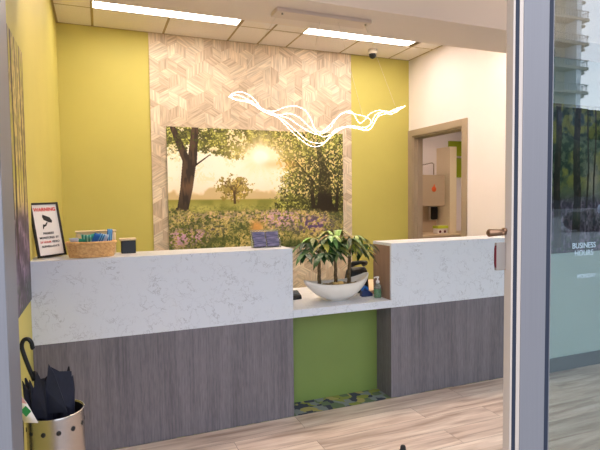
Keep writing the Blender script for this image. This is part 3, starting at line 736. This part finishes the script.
# umbrella 1: crook handle, furled loosely, leaning left
u1 = thing('umbrella', 'dark navy umbrella with a black crook handle, leaning to the left wall', 'umbrella', (-1.35,-.9,.015))
base = Vector((-1.33,-.9,.03))
def L3(x,y,z): return Vector((x,y,z))-base
ax0 = Vector((-1.29,-.89,.05)); ax1 = Vector((-1.366,-.90,.80))
MB().tube([ax0-base, ax1-base], .0045, 8).build('shaft', M['black'], u1)
hk = [L3(-1.368,-.90,.765), L3(-1.384,-.90,.815), L3(-1.400,-.90,.872), L3(-1.4045,-.90,.900), L3(-1.3975,-.90,.920), L3(-1.383,-.90,.9225), L3(-1.3725,-.90,.908), L3(-1.3695,-.90,.890), L3(-1.366,-.90,.884)]
MB().tube(smooth(hk,5), .0078, 10).build('crook_handle', M['black'], u1)
def cone_cloth(parent, pts_c, radii, lobes, m, amp=.35, tips=True, seed=1, name='canopy_cloth', rot=0, n=48, flat=1.0):
    """folded cloth around an axis: star shaped sections that twist and flare"""
    rnd = random.Random(seed); P = smooth(pts_c,4); nR = len(P)
    vs = []; fs = []
    for i,p in enumerate(P):
        t_ = i/(nR-1); k = t_*(len(radii)-1); j = min(int(k),len(radii)-2); r = radii[j]*(1-(k-j))+radii[j+1]*(k-j)
        for q in range(n):
            a = 2*PI*q/n; lob = .5+.5*math.cos(lobes*a+rot+t_*.8)
            rr_ = r*(1-amp+amp*lob); z = p.z
            if tips: z += (t_**3)*.045*(lob-.5)*2*(.7+.3*math.sin(a*3+seed))
            vs.append((p.x+rr_*math.cos(a), p.y+rr_*math.sin(a)*flat, z))
    for i in range(nR-1):
        for q in range(n): fs.append((i*n+q, i*n+(q+1)%n, (i+1)*n+(q+1)%n, (i+1)*n+q))
    mb = MB().add(vs, fs, True)
    o = mb.build(name, m, parent); s_ = o.modifiers.new('s','SOLIDIFY'); s_.thickness = .0012
    return o
cone_cloth(u1, [L3(-1.30,-.9,.12),L3(-1.33,-.9,.35),L3(-1.345,-.9,.55),L3(-1.358,-.9,.66),L3(-1.362,-.9,.745)], [.01,.03,.040,.046,.048], 7, M['navy'], .55, seed=2)
# white label band of umbrella 1
lbm = MB(); 
def sheet(P, th=.0015):
    m_ = MB(); n = len(P)
    for (a,b_) in zip(P[:-1],P[1:]): pass
    vs = [p for ab in P for p in ab]; m_.add(vs, [(2*i,2*i+1,2*i+3,2*i+2) for i in range(n-1)], True); return m_
o1 = sheet([(L3(-1.425,-.955,.745),L3(-1.408,-.965,.742)),(L3(-1.420,-.960,.712),L3(-1.384,-.975,.705)),(L3(-1.410,-.965,.672),L3(-1.366,-.985,.668)),(L3(-1.398,-.968,.636),L3(-1.350,-.992,.636))]).build('label_strap', M['paper'], u1)
o1.modifiers.new('s','SOLIDIFY').thickness = .0015
tag(o1, 'white and pink strap with a green diamond mark')
o2 = sheet([(L3(-1.4255,-.9575,.7455),L3(-1.4075,-.9675,.7425)),(L3(-1.4205,-.9625,.714),L3(-1.3845,-.9775,.707))]).build('pink_band', M['pinklabel'], u1)
g1 = MB().add([L3(-1.407,-.9705,.682),L3(-1.390,-.9775,.700),L3(-1.372,-.9855,.680),L3(-1.389,-.9785,.660)], [(0,1,2,3)]).build('green_mark', M['greenlogo'], u1)
g1.modifiers.new('s','SOLIDIFY').thickness = .0015
# umbrella 2: wider dark canopy with pointed tips, no handle in view
u2 = thing('umbrella', 'wide dark navy umbrella, tip up, spreading out of the steel stand', 'umbrella', (-1.29,-.88,.03))
base = Vector((-1.29,-.88,.03))
MB().tube([L3(-1.33,-.88,.04), L3(-1.30,-.875,.74)], .004, 8).build('shaft', M['black'], u2)
cone_cloth(u2, [L3(-1.31,-.88,.15),L3(-1.30,-.88,.4),L3(-1.30,-.875,.58),L3(-1.298,-.875,.68),L3(-1.296,-.872,.725)], [.01,.028,.045,.048,.042], 5, M['navy'], .25, seed=5, rot=.6)
def fold(pts, name, parent):
    n = len(pts); c = sum(pts, Vector())/n
    ob = MB().add(pts, [tuple(range(n))]).build(name, M['navy'], parent)
    ob.modifiers.new('s','SOLIDIFY').thickness = .003
    return ob
for pl in ([(-1.352,-.935,.63),(-1.347,-.94,.72),(-1.334,-.94,.818),(-1.316,-.935,.775),(-1.295,-.94,.70),(-1.276,-.95,.63)],
           [(-1.328,-.925,.800),(-1.300,-.92,.778),(-1.260,-.905,.768),(-1.259,-.905,.70),(-1.266,-.915,.625),(-1.300,-.93,.66)],
           [(-1.398,-.94,.62),(-1.386,-.94,.73),(-1.373,-.945,.797),(-1.362,-.94,.765),(-1.348,-.945,.768),(-1.342,-.955,.62)]):
    fold([L3(*q) for q in pl], 'cloth_fold', u2)
# black hanging strip / second umbrella tip at the left of the stand
sp_ = thing('umbrella', 'furled black stick umbrella standing between the steel stand and left wall', 'umbrella', (-1.449,-.945,0))
MB().tube([(0,0,0),(.006,0,.3),(.014,.0,.58),(.020,0,.66)], [.004,.014,.013,.006], 10).build('canopy_cloth', M['blackmatt'], sp_)
MB().tube([(.020,0,.655),(.023,0,.70)], .006, 10).build('handle', M['black'], sp_)

# ------------------------------------------------------------------ counter top items
# warning sign
sg = thing('warning_sign', 'black-framed camera surveillance warning sign leaning on the left counter top', 'sign', (-1.397,.175,ZT+.0))
yaw = math.atan2(.095,.125); SW, SH = .170, .312
mt = Matrix.Rotation(yaw,4,'Z') @ Matrix.Rotation(math.radians(-11),4,'X') @ Matrix.Rotation(math.radians(-1.5),4,'Y')
mt = Matrix.Translation((0,0,.006)) @ mt
fr = MB(); b_ = .011
fr.box((-SW/2,-.006,0),(SW/2,.008,b_)).box((-SW/2,-.006,SH-b_),(SW/2,.008,SH)).box((-SW/2,-.006,b_),(-SW/2+b_,.008,SH-b_)).box((SW/2-b_,-.006,b_),(SW/2,.008,SH-b_))
fr.box((-SW/2+b_,.004,b_),(SW/2-b_,.008,SH-b_)); fr.build('sign_frame', M['frameblack'], sg, mtx=mt)
MB().box((-SW/2+b_,.0,b_),(SW/2-b_,.003,SH-b_)).build('sign_paper', M['paper'], sg, mtx=mt)
MB().box((-.02,.01,.0),(.02,.014,.2)).build('easel_back', M['frameblack'], sg, mtx=mt)
for txt, z, s_, m_, bo in (('WARNING',.272,.0285,'inkred',.0009),('PREMISES',.135,.0165,'inkblack',.0004),('MONITORED BY',.110,.0165,'inkblack',.0004),('24 HOUR',.085,.0165,'inkred',.0004),('SURVEILLANCE',.060,.0165,'inkblack',.0004)):
    x = 0
    if txt == '24 HOUR': x = -.026
    text_mesh(txt, s_, M[m_], 'sign_text', sg, mt @ Matrix.Translation((x,-.001,z)) @ FRONT, .0003, bo, sx=.95)
text_mesh('VIDEO', .0165, M['inkblack'], 'sign_text', sg, mt @ Matrix.Translation((.035,-.001,.085)) @ FRONT, .0003, .0004, sx=.95)
cp = MB()
def yz(x,y,d_): return (x,d_,y)
cp.prism([(-.022,.232),(-.018,.244),(.022,.226),(.034,.206),(.030,.194),(.012,.198),(-.016,.214)], -.0015, -.0005, yz)
cp.prism([(.000,.200),(.006,.197),(-.006,.178),(-.020,.172),(-.024,.160),(-.028,.164),(-.024,.188),(-.012,.186)], -.0015, -.0005, yz)
cp.build('camera_picture', M['inkblack'], sg, mtx=mt)
# cream folder behind sign
fm = Matrix.Rotation(yaw,4,'Z') @ Matrix.Rotation(math.radians(-6),4,'X')
fd = MB(); pr = [(-.082,-.002+.0),( -.078,.010),(-.02,.012),(.05,.012)]
vs = []
for k in range(9):
    z = .21*k/8; bow = .010*math.sin(z/.21*PI)
    for x, y in pr: vs.append((x-bow*.6,y+.014,z))
fs = [(k*4+j,k*4+j+1,k*4+j+5,k*4+j+4) for k in range(8) for j in range(3)]
fo = fd.add(vs, fs, True).build('paper_folder', M['creampaper'], mtx=Matrix.Translation((0,.012,0)) @ fm, loc=(-1.38,.19,ZT))
fo.modifiers.new('s','SOLIDIFY').thickness = .004
tag(fo, 'cream paper folder standing behind the warning sign', 'folder')

# wicker basket
bx, by = -1.19, .115
bk = thing('wicker_basket', 'oval wicker basket of packets on the left counter top', 'basket', (bx,by,ZT))
A, B = .126, .070
for k in range(9):
    z = .006+k*.0082; s_ = .90+.10*k/8; pts = []
    for q in range(97):
        a = 2*PI*q/96; w_ = 1+.022*math.sin(a*24+(PI if k%2 else 0)); pts.append((A*s_*w_*math.cos(a), B*s_*w_*math.sin(a), z))
    MB().tube(pts, .0058, 6, cap=False).build('woven_row', M['wicker'], bk)
MB().tube([((A+.004)*math.cos(2*PI*q/64),(B+.004)*math.sin(2*PI*q/64),.083) for q in range(65)], .0085, 8, cap=False).build('basket_rim', M['wicker'], bk)
MB().prism([(A*.93*math.cos(2*PI*q/40),B*.93*math.sin(2*PI*q/40)) for q in range(40)], .001, .006, lambda x,y,z:(x,y,z)).build('basket_base', M['wicker'], bk)
for q in range(24):
    a = 2*PI*(q+.5)/24
    MB().tube([(A*.9*math.cos(a),B*.9*math.sin(a),.004),(A*.995*math.cos(a),B*.995*math.sin(a),.08)], .0028, 5).build('stake', M['wicker'], bk)
def packet(x, y, z, rx, ry, rz, w_, h_, th, m, label):
    vs = []; n = 7
    for s_ in (-1,1):
        for i in range(n):
            for j in range(n):
                u = i/(n-1)*2-1; v = j/(n-1)*2-1; vs.append((u*w_/2, s_*th/2*(1-u**4)*(1-v**4)+s_*.0006, v*h_/2))
    fs = []
    for l in (0,1):
        for i in range(n-1):
            for j in range(n-1):
                a = l*n*n+i*n+j; fs.append((a,a+1,a+n+1,a+n))
    for i in range(n-1):
        for a,b__ in ((i*n,(i+1)*n),(i*n+n-1,(i+1)*n+n-1),(i,i+1),((n-1)*n+i,(n-1)*n+i+1)): fs.append((a,b__,b__+n*n,a+n*n))
    o = MB().add(vs, fs, True).build('packet', m); o.location = (x,y,z); o.rotation_euler = (rx,ry,rz)
    return tag(o, label, 'packet')
packet(bx-.088,by-.012,ZT+.097,.9,.0,-.2,.05,.05,.016,M['whitepack'],'pale lilac packet at the left end of the wicker basket')
packet(bx-.058,by+.005,ZT+.086,1.0,.2,.1,.05,.075,.016,M['tealpack'],'plain teal packet near the left end of the wicker basket')
packet(bx-.026,by-.014,ZT+.106,.75,.15,-.2,.055,.06,.018,M['stripegreen'],'green and pale striped packet left of the basket middle')
packet(bx+.002,by+.03,ZT+.102,.5,-.2,.2,.05,.06,.014,M['tealpack'],'teal packet at the back middle of the wicker basket')
packet(bx+.022,by-.008,ZT+.100,.5,.35,.1,.034,.08,.014,M['bluepack'],'plain deep blue packet in the basket middle')
packet(bx+.048,by-.004,ZT+.099,.45,.4,0,.036,.075,.014,M['stripeblue'],'blue striped packet tilted right of the basket middle')
packet(bx+.074,by+.006,ZT+.098,.5,.2,0,.03,.065,.014,M['whitepack'],'pale lilac packet beside the tall blue striped one')
packet(bx+.098,by+.004,ZT+.114,.08,.06,.2,.030,.085,.014,M['stripeblue'],'tall upright blue striped packet at the right end of the basket')
# beige tray and black box behind basket
bt = thing('beige_tray', 'beige storage tray behind the wicker basket', 'tray', (-1.165,.245,ZT))
tm = MB(); tm.box((-.11,-.035,0),(.11,.035,.135)); tm.build('tray_body', M['beige'], bt, .012, 3)
tm = MB().box((-.115,-.04,.135),(.115,.04,.143)).build('tray_lip', M['beige'], bt, .004)
bb = thing('card_box', 'small black box with a beige lid right of the wicker basket', 'box', (-.985,.225,ZT))
box('box_body', (-.042,-.03,0), (.042,.03,.078), M['black'], bb, .004)
box('lid', (-.052,-.034,.078), (.046,.034,.092), M['beige'], bb, .005)

# brochure/card holder
ch = thing('card_holder', 'clear acrylic holder with four blue card stacks on the left counter top', 'card holder', (-.125,.16,ZT))
box('holder_back', (-.095,.03,0), (.095,.033,.115), M['clear'], ch)
box('holder_base', (-.095,-.03,0), (.095,.03,.004), M['clear'], ch)
for x in (-.095,.092): MB().prism([(-.03,.004),(.03,.004),(.03,.11),(.0,.06),(-.03,.035)], x, x+.003, lambda a,b__,d_: (d_,a,b__)).build('holder_side', M['clear'], ch)
for row, (y, z) in enumerate(((-.012,.006),(.014,.05))):
    for x, lab in ((-.046,'left'),(.046,'right')):
        s_ = tag(MB().box((-.041,-.008,0),(.041,.008,.052)).build('business_cards', M['cardblue'], bevel=.001), f'stack of blue business cards, {"lower" if row==0 else "upper"} {lab} of the four in the acrylic holder', 'business cards', 'card stacks in the acrylic holder')
        s_.location = (-.125+x,.16+y,ZT+z); s_.rotation_euler = (-.2,0,0)

# ------------------------------------------------------------------ shelf items
ZS = ZB+.052
bwl = thing('planter_bowl', 'white boat-shaped bowl planter on the low shelf', 'planter', (.397,.17,ZS))
nu, nv = 40, 12; HW = .105
def bowl_mesh():
    vs = []; fs = []
    for i in range(nu+1):
        u = -1+2*i/nu; uu = abs(u)
        x = .252*u; zk = .004+.145*uu**2.4+(.018*uu**3 if u>0 else 0); zr = .128+.032*uu**3+(.024*uu**3 if u>0 else 0)
        hw_ = HW*max(0,(1-uu**2.3))**.6+.0015
        for j in range(nv+1):
            a = PI*j/nv; c_ = math.cos(a); s_ = math.sin(a)
            vs.append((x, -hw_*math.copysign(abs(c_)**.8,c_), zr-(zr-zk)*s_**.75))
    for i in range(nu):
        for j in range(nv):
            k = i*(nv+1)+j; fs.append((k,k+1,k+nv+2,k+nv+1))
    return MB().add(vs, fs, True)
ob = bowl_mesh().build('bowl', M['ceramic'], bwl); sm = ob.modifiers.new('s','SOLIDIFY'); sm.thickness = .008; sm.offset = -1
MB().box((-.06,-.035,0),(.06,.035,.008)).build('bowl_foot', M['ceramic'], bwl, .003)
so = MB(); ring = []
for q in range(40):
    a = 2*PI*q/40; ring.append((.195*math.cos(a), .075*math.sin(a)))
so.prism(ring, .085, .112, lambda x,y,z:(x,y,z)); 
for q in range(160):
    a = random.uniform(0,2*PI); r_ = math.sqrt(random.random()); so.ico((.19*r_*math.cos(a),.072*r_*math.sin(a),.114), random.uniform(.005,.010), 1, .1, (1,1,.7))
tag(so.build('pebble_soil', M['pebble'], bwl), kind='stuff')
for x, y, r_, lab in ((.005,-.045,.022,'tan round stone in front of the middle trunk in the bowl'),(-.035,-.05,.016,'smaller tan stone left of the round stone in the bowl')):
    s_ = MB().ico((0,0,0), r_, 2, .04, (1.2,.8,.7)).build('stone', M['stone']); s_.location = (.397+x,.17+y,ZS+.128); tag(s_, lab, 'stone')

def leaflet(mb, cols, o, dirv, L, W, droop, col):
    d_ = dirv.normalized(); side = d_.cross(Vector((0,0,1))); 
    if side.length < .1: side = Vector((1,0,0))
    side.normalize(); nrm = side.cross(d_).normalized()
    n = 7; vs = []; fs = []
    for i in range(n):
        t_ = i/(n-1); wd = W*math.sin(PI*(t_**.85)*.98+.02)**.9*.5 if t_ < 1 else 0
        c_ = o+d_*L*t_-Vector((0,0,1))*droop*L*t_*t_
        vs += [c_-side*wd+nrm*wd*.25, c_, c_+side*wd+nrm*wd*.25]
    for i in range(n-1):
        for j in (0,1):
            a = i*3+j; fs.append((a,a+1,a+4,a+3))
    mb.add(vs, fs, True); cols += [col]*len(vs)
def money_tree(x, y, ht, lean, label, nh, seed, spread):
    rnd = random.Random(seed); o = thing('money_tree', label, 'plant', (x,y,ZS+.11), group=None)
    tk = MB(); ztop = ht
    for s_ in range(3):
        pts = []; rad = []
        for i in range(25):
            t_ = i/24; a = s_*2*PI/3+t_*9; rr_ = .0062*(1-.3*t_)
            pts.append((rr_*math.cos(a)+lean*t_, rr_*math.sin(a), -.02+(ztop+.02)*t_)); rad.append(.0095*(1-.35*t_))
        tk.tube(pts, rad, 8)
    tk.build('trunk', M['trunk'], o)
    fb = MB(); cols = []; pt = MB()
    top = Vector((lean,0,ztop))
    for h_ in range(nh):
        a = h_*2.4+rnd.uniform(-.3,.3); el = rnd.uniform(-.45,1.25); r_ = spread*rnd.uniform(.45,1)
        hub = top+Vector((math.cos(a)*math.cos(el)*r_*1.15, math.sin(a)*math.cos(el)*r_, .02+math.sin(el)*r_*.85))
        if hub.z > ztop+.10: hub.z = ztop+.10
        mid = (top+hub)/2+Vector((0,0,.02)); pt.tube([tuple(top-Vector((0,0,.02))), tuple(mid), tuple(hub)], .0018, 5)
        hd = (hub-top); hd.z = 0; hd = hd.normalized() if hd.length > .001 else Vector((1,0,0))
        n_ = rnd.randint(5,7); toplit = (rnd.random() < .15 or (el > .7 and rnd.random() < .6))
        for k in range(n_):
            b__ = 2*PI*k/n_+rnd.uniform(-.15,.15); dv = Vector((math.cos(b__),math.sin(b__),rnd.uniform(-.25,.15)))+hd*.35
            L = rnd.uniform(.075,.118); 
            base_ = (150,158,84) if toplit else rnd.choice([(40,72,34),(54,88,38),(34,60,30),(74,104,46)])  # paler leaves, mostly on top, have the overhead light in their colour
            base_ = tuple(v*rnd.uniform(.85,1.15) for v in base_)
            leaflet(fb, cols, hub, dv, L, L*.36, rnd.uniform(.35,.9), s2l(base_))
    pt.build('leaf_stalks', mat('leaf_stalk_green', (96,112,54), .6), o)
    f_ = fb.build('foliage', M['leaf'], o); set_col(f_, np.array(cols))
    return o
money_tree(.262,.17,.245,.0,'money tree with braided trunk, leftmost in the white bowl',15,11,.13)
money_tree(.392,.175,.285,-.005,'money tree with braided trunk, in the middle of the white bowl',15,23,.12)
money_tree(.492,.17,.245,.01,'money tree with braided trunk, rightmost in the white bowl',15,31,.13)

# hand sanitizer
hs = thing('sanitizer_bottle', 'clear pump bottle of green hand sanitizer beside the bowl', 'bottle', (.705,.13,ZS))
MB().lathe([(0,0),(.024,0),(.027,.004),(.027,.075),(.024,.088),(.011,.098),(.011,.106),(0,.106)], n=28).build('bottle_body', M['clear'], hs)
MB().lathe([(0,.003),(.023,.003),(.0245,.006),(.0245,.062),(0,.062)], n=28).build('gel', M['gelgreen'], hs)
MB().lathe([(0,.104),(.013,.104),(.013,.122),(.005,.124),(.005,.142),(.010,.143),(.010,.152),(0,.153)], n=20).build('pump', M['paper'], hs)
MB().tube([(0,0,.148),(-.018,0,.149),(-.030,0,.143)], .0038, 8).build('nozzle', M['paper'], hs)
# desk phone behind bowl (dark rounded back) 
ph = thing('desk_phone', 'black rounded desk phone behind the right end of the bowl', 'phone', (.672,.40,ZS))
pm_ = MB(); pm_.prism([(-.08,0),(.08,0),(.075,.05),(.03,.17),(-.02,.20),(-.06,.17),(-.08,.06)], -.075, .075, lambda a,b__,d_:(d_,a,b__))
pm_.build('phone_body', M['black'], ph, .02, 3)
MB().tube([(-.05,-.03,.21),(-.055,-.06,.225),(0,-.075,.235),(.05,-.06,.225),(.05,-.03,.21)], [.016,.02,.014,.02,.016], 12).build('handset', M['black'], ph)
tp = thing('tape_dispenser', 'dark blue and black tape dispenser between the bowl and sanitizer', 'tape dispenser', (.655,.21,ZS))
MB().prism([(-.045,0),(.045,0),(.045,.02),(.03,.03),(.0,.05),(-.03,.055),(-.045,.03)], -.02, .02, lambda a,b__,d_:(a,d_,b__)).build('dispenser_body', mat('navy_plastic',(40,52,96),.35), tp, .004)
MB().lathe([(.012,-.01),(.028,-.01),(.028,.01),(.012,.01),(.012,-.01)], n=24).build('tape_roll', M['bluepack'], tp, mtx=Matrix.Translation((-.012,0,.05)) @ Matrix.Rotation(PI/2,4,'X'))
kb = thing('card_reader', 'small black device at the left end of the low shelf', 'device', (.11,.36,ZS))
MB().prism([(-.06,0),(.06,0),(.06,.035),(.02,.055),(-.05,.03),(-.06,.015)], -.04, .075, lambda a,b__,d_:(d_,a,b__)).build('device_body', M['black'], kb, .008)
MB().prism([(-.04,.034),(.015,.0525),(.014,.056),(-.041,.0375)], -.03, .065, lambda a,b__,d_:(d_,a,b__)).build('screen', M['darkglass'], kb)
# door stop on the lobby floor
ds = thing('door_stop', 'small black door stop on the wood floor at the bottom of the view', 'door stop', (.392,-.665,0))
MB().lathe([(0,0),(.022,0),(.022,.006),(.016,.010),(.015,.028),(.012,.034),(0,.034)], n=24).build('stop_body', M['blackmatt'], ds)

# ------------------------------------------------------------------ street outside (reflected in the side glass)
struct(box('ground', (-120,-160,-.12), (160,-2.12,-.02), M['ground']), 'grey pavement outside the entrance', 'ground')
tw = thing('apartment_tower', 'apartment tower with stacked balconies reflected in the side glass', 'building', (68,-66,0))
box('tower_wall', (-14,-12,0), (6.4,2,44), M['concretewall'], tw)
for zf in (38.4,34.4,30.4,26.4,22.4,18.4,14.4,10.4,6.4):
    box('balcony_slab', (-12,2,zf), (7.6,4.4,zf+.45), M['concrete'], tw)
    rl = MB(); rl.box((-12,4.3,zf+1.5),(7.6,4.4,zf+1.6)); rl.box((7.5,2,zf+1.5),(7.6,4.4,zf+1.6))
    for k in range(33): rl.box((-12+k*.6,4.33,zf+.45),(-11.93+k*.6,4.38,zf+1.5))
    for k in range(4): rl.box((7.52,2.1+k*.6,zf+.45),(7.58,2.17+k*.6,zf+1.5))
    rl.build('railing', M['rail'], tw)
    box('side_slab', (6.4,-8,zf), (9.6,2,zf+.45), M['concrete'], tw)
    for x in (-10,-4.5,.5): box('window', (x,2,zf+.9), (x+2.2,2.05,zf+3.4), M['darkglass'], tw)
    box('pillar', (4.9,2,zf+.45), (6.0,4.2,zf+4.0), M['whiterail'], tw)
lbd = thing('low_building', 'low dark building reflected below the tower in the side glass', 'building', (40,-42,0))
box('building_wall', (-12,-4,0), (16,0,11.2), M['lowbld'], lbd)
for k in range(16): box('window', (-11+k*1.7,0,9.2), (-10.2+k*1.7,.06,10.8), M['darkglass'], lbd)
def street_tree(x, y, h_, r_, label, seed):
    rnd = random.Random(seed); o = thing('street_tree', label, 'tree', (x,y,-.02), group='trees across the street')
    MB().tube([(0,0,0),(.1,0,h_*.35),(0,.1,h_*.6)], [.22,.16,.09], 8).build('trunk', M['bark'], o)
    cr = MB()
    for k in range(10):
        a = rnd.uniform(0,2*PI); q = r_*rnd.uniform(.2,.7); cr.ico((q*math.cos(a),q*math.sin(a),h_*.62+rnd.uniform(-.9,1.1)*r_*.6), r_*rnd.uniform(.4,.6), 3, .09)
    cr.build('crown', M['leafdark'], o)
for i, (x, y, h_, r_) in enumerate(((27,-30,6.4,3.0),(33,-32,7.2,3.4),(39,-31,7.6,3.4),(45,-30,7.8,3.5),(51,-29,7.4,3.5),(20,-30,6.8,3.2))):
    street_tree(x, y, h_, r_, 'leafy dark green tree across the street', 60+i)
for i, (x, y) in enumerate(((17.2,-15.6),(19.6,-15.8),(22.0,-15.4))):
    sbm = MB()
    for k in range(14): sbm.ico((random.uniform(-.9,.9),random.uniform(-.35,.35),random.uniform(.25,.75)), random.uniform(.22,.36), 2, .12)
    o = sbm.build('hedge_shrub', M['leafdark']); o.location = (x,y,-.05); tag(o, 'low dark shrub beside the street', 'shrub', 'shrubs beside the street')
car = thing('parked_car', 'pale parked car reflected low in the side glass', 'car', (29.5,-22,-.02))
prof = [(-2.1,.35),(-2.15,.75),(-1.9,.95),(-1.2,1.02),(-.55,1.45),(.7,1.48),(1.45,1.05),(2.0,.95),(2.15,.7),(2.1,.35)]
MB().prism(prof, -.85, .85, lambda a,b__,d_:(a,d_,b__)).build('car_body', M['carpaint'], car, .08, 3)
MB().prism([(-1.05,1.03),(-.5,1.38),(.65,1.40),(1.25,1.06)], -.86, .86, lambda a,b__,d_:(a,d_,b__)).build('side_windows', M['darkglass'], car)
for x in (-1.35,1.35):
    for y in (-.8,.8):
        MB().lathe([(0,-.1),(.33,-.1),(.35,-.06),(.35,.06),(.33,.1),(0,.1)], n=28).build('wheel', M['tyre'], car, mtx=Matrix.Translation((x,y,.35)) @ Matrix.Rotation(PI/2,4,'X'))

# small pieces sit one level deeper, under the part that carries them
def deepen(thing_name, child, carrier):
    for t_ in [o for o in C.objects if o.parent is None and o.name.split('.')[0] == thing_name]:
        kids = [k for k in C.objects if k.parent is t_]
        car = [k for k in kids if k.name.split('.')[0] == carrier]
        if not car: continue
        for k in kids:
            if k.name.split('.')[0] == child: k.parent = car[0]
for a_ in (('pendant_light','screw','canopy'),('warning_sign','sign_text','sign_paper'),('warning_sign','camera_picture','sign_paper'),
           ('umbrella','pink_band','label_strap'),('umbrella','green_mark','label_strap'),('wall_cabinet','sticker','cabinet_door'),
           ('lock_box','red_edge','lock_body'),('sanitizer_bottle','nozzle','pump'),('umbrella_stand','hole','stand_body'),
           ('card_reader','screen','device_body'),('dome_camera','camera_dome','camera_base')):
    deepen(*a_)

# ------------------------------------------------------------------ world
wd = bpy.data.worlds.new('sky'); bpy.context.scene.world = wd; wd.use_nodes = True
nt = wd.node_tree; bg = nt.nodes['Background']; L = nt.links
tc = nt.nodes.new('ShaderNodeTexCoord'); mp = nt.nodes.new('ShaderNodeMapping'); mp.inputs['Scale'].default_value = (1,1,3.5); L.new(tc.outputs['Generated'], mp.inputs[0])
n = nt.nodes.new('ShaderNodeTexNoise'); n.inputs['Scale'].default_value = 2.4; n.inputs['Detail'].default_value = 5; L.new(mp.outputs[0], n.inputs['Vector'])
r = nt.nodes.new('ShaderNodeValToRGB'); r.color_ramp.elements[0].position = .42; r.color_ramp.elements[1].position = .62
r.color_ramp.elements[0].color = (.58,.66,.82,1); r.color_ramp.elements[1].color = (.88,.91,1,1)
L.new(n.outputs['Fac'], r.inputs[0]); L.new(r.outputs[0], bg.inputs[0]); bg.inputs[1].default_value = 2.35

# ------------------------------------------------------------------ camera
yw, pt_, rl_ = .3818, -.0518, .0117
F = Vector((math.sin(yw)*math.cos(pt_), math.cos(yw)*math.cos(pt_), math.sin(pt_)))
R0 = Vector((math.cos(yw), -math.sin(yw), 0)); U = Vector((-math.sin(yw)*math.sin(pt_), -math.cos(yw)*math.sin(pt_), math.cos(pt_)))
X = R0*math.cos(rl_)-U*math.sin(rl_); Yv = R0*math.sin(rl_)+U*math.cos(rl_)
cd = bpy.data.cameras.new('camera'); cam = bpy.data.objects.new('camera', cd); C.objects.link(cam)
cam.matrix_world = Matrix(((X.x,Yv.x,-F.x,-1.1423),(X.y,Yv.y,-F.y,-2.9798),(X.z,Yv.z,-F.z,1.416),(0,0,0,1)))
cd.sensor_width = 36; cd.lens = 36*499/600; cd.clip_start = .05; cd.clip_end = 500
sc = bpy.context.scene; sc.camera = cam
sc.view_settings.view_transform = 'Standard'; sc.view_settings.look = 'None'; sc.view_settings.exposure = .84; sc.view_settings.gamma = 1
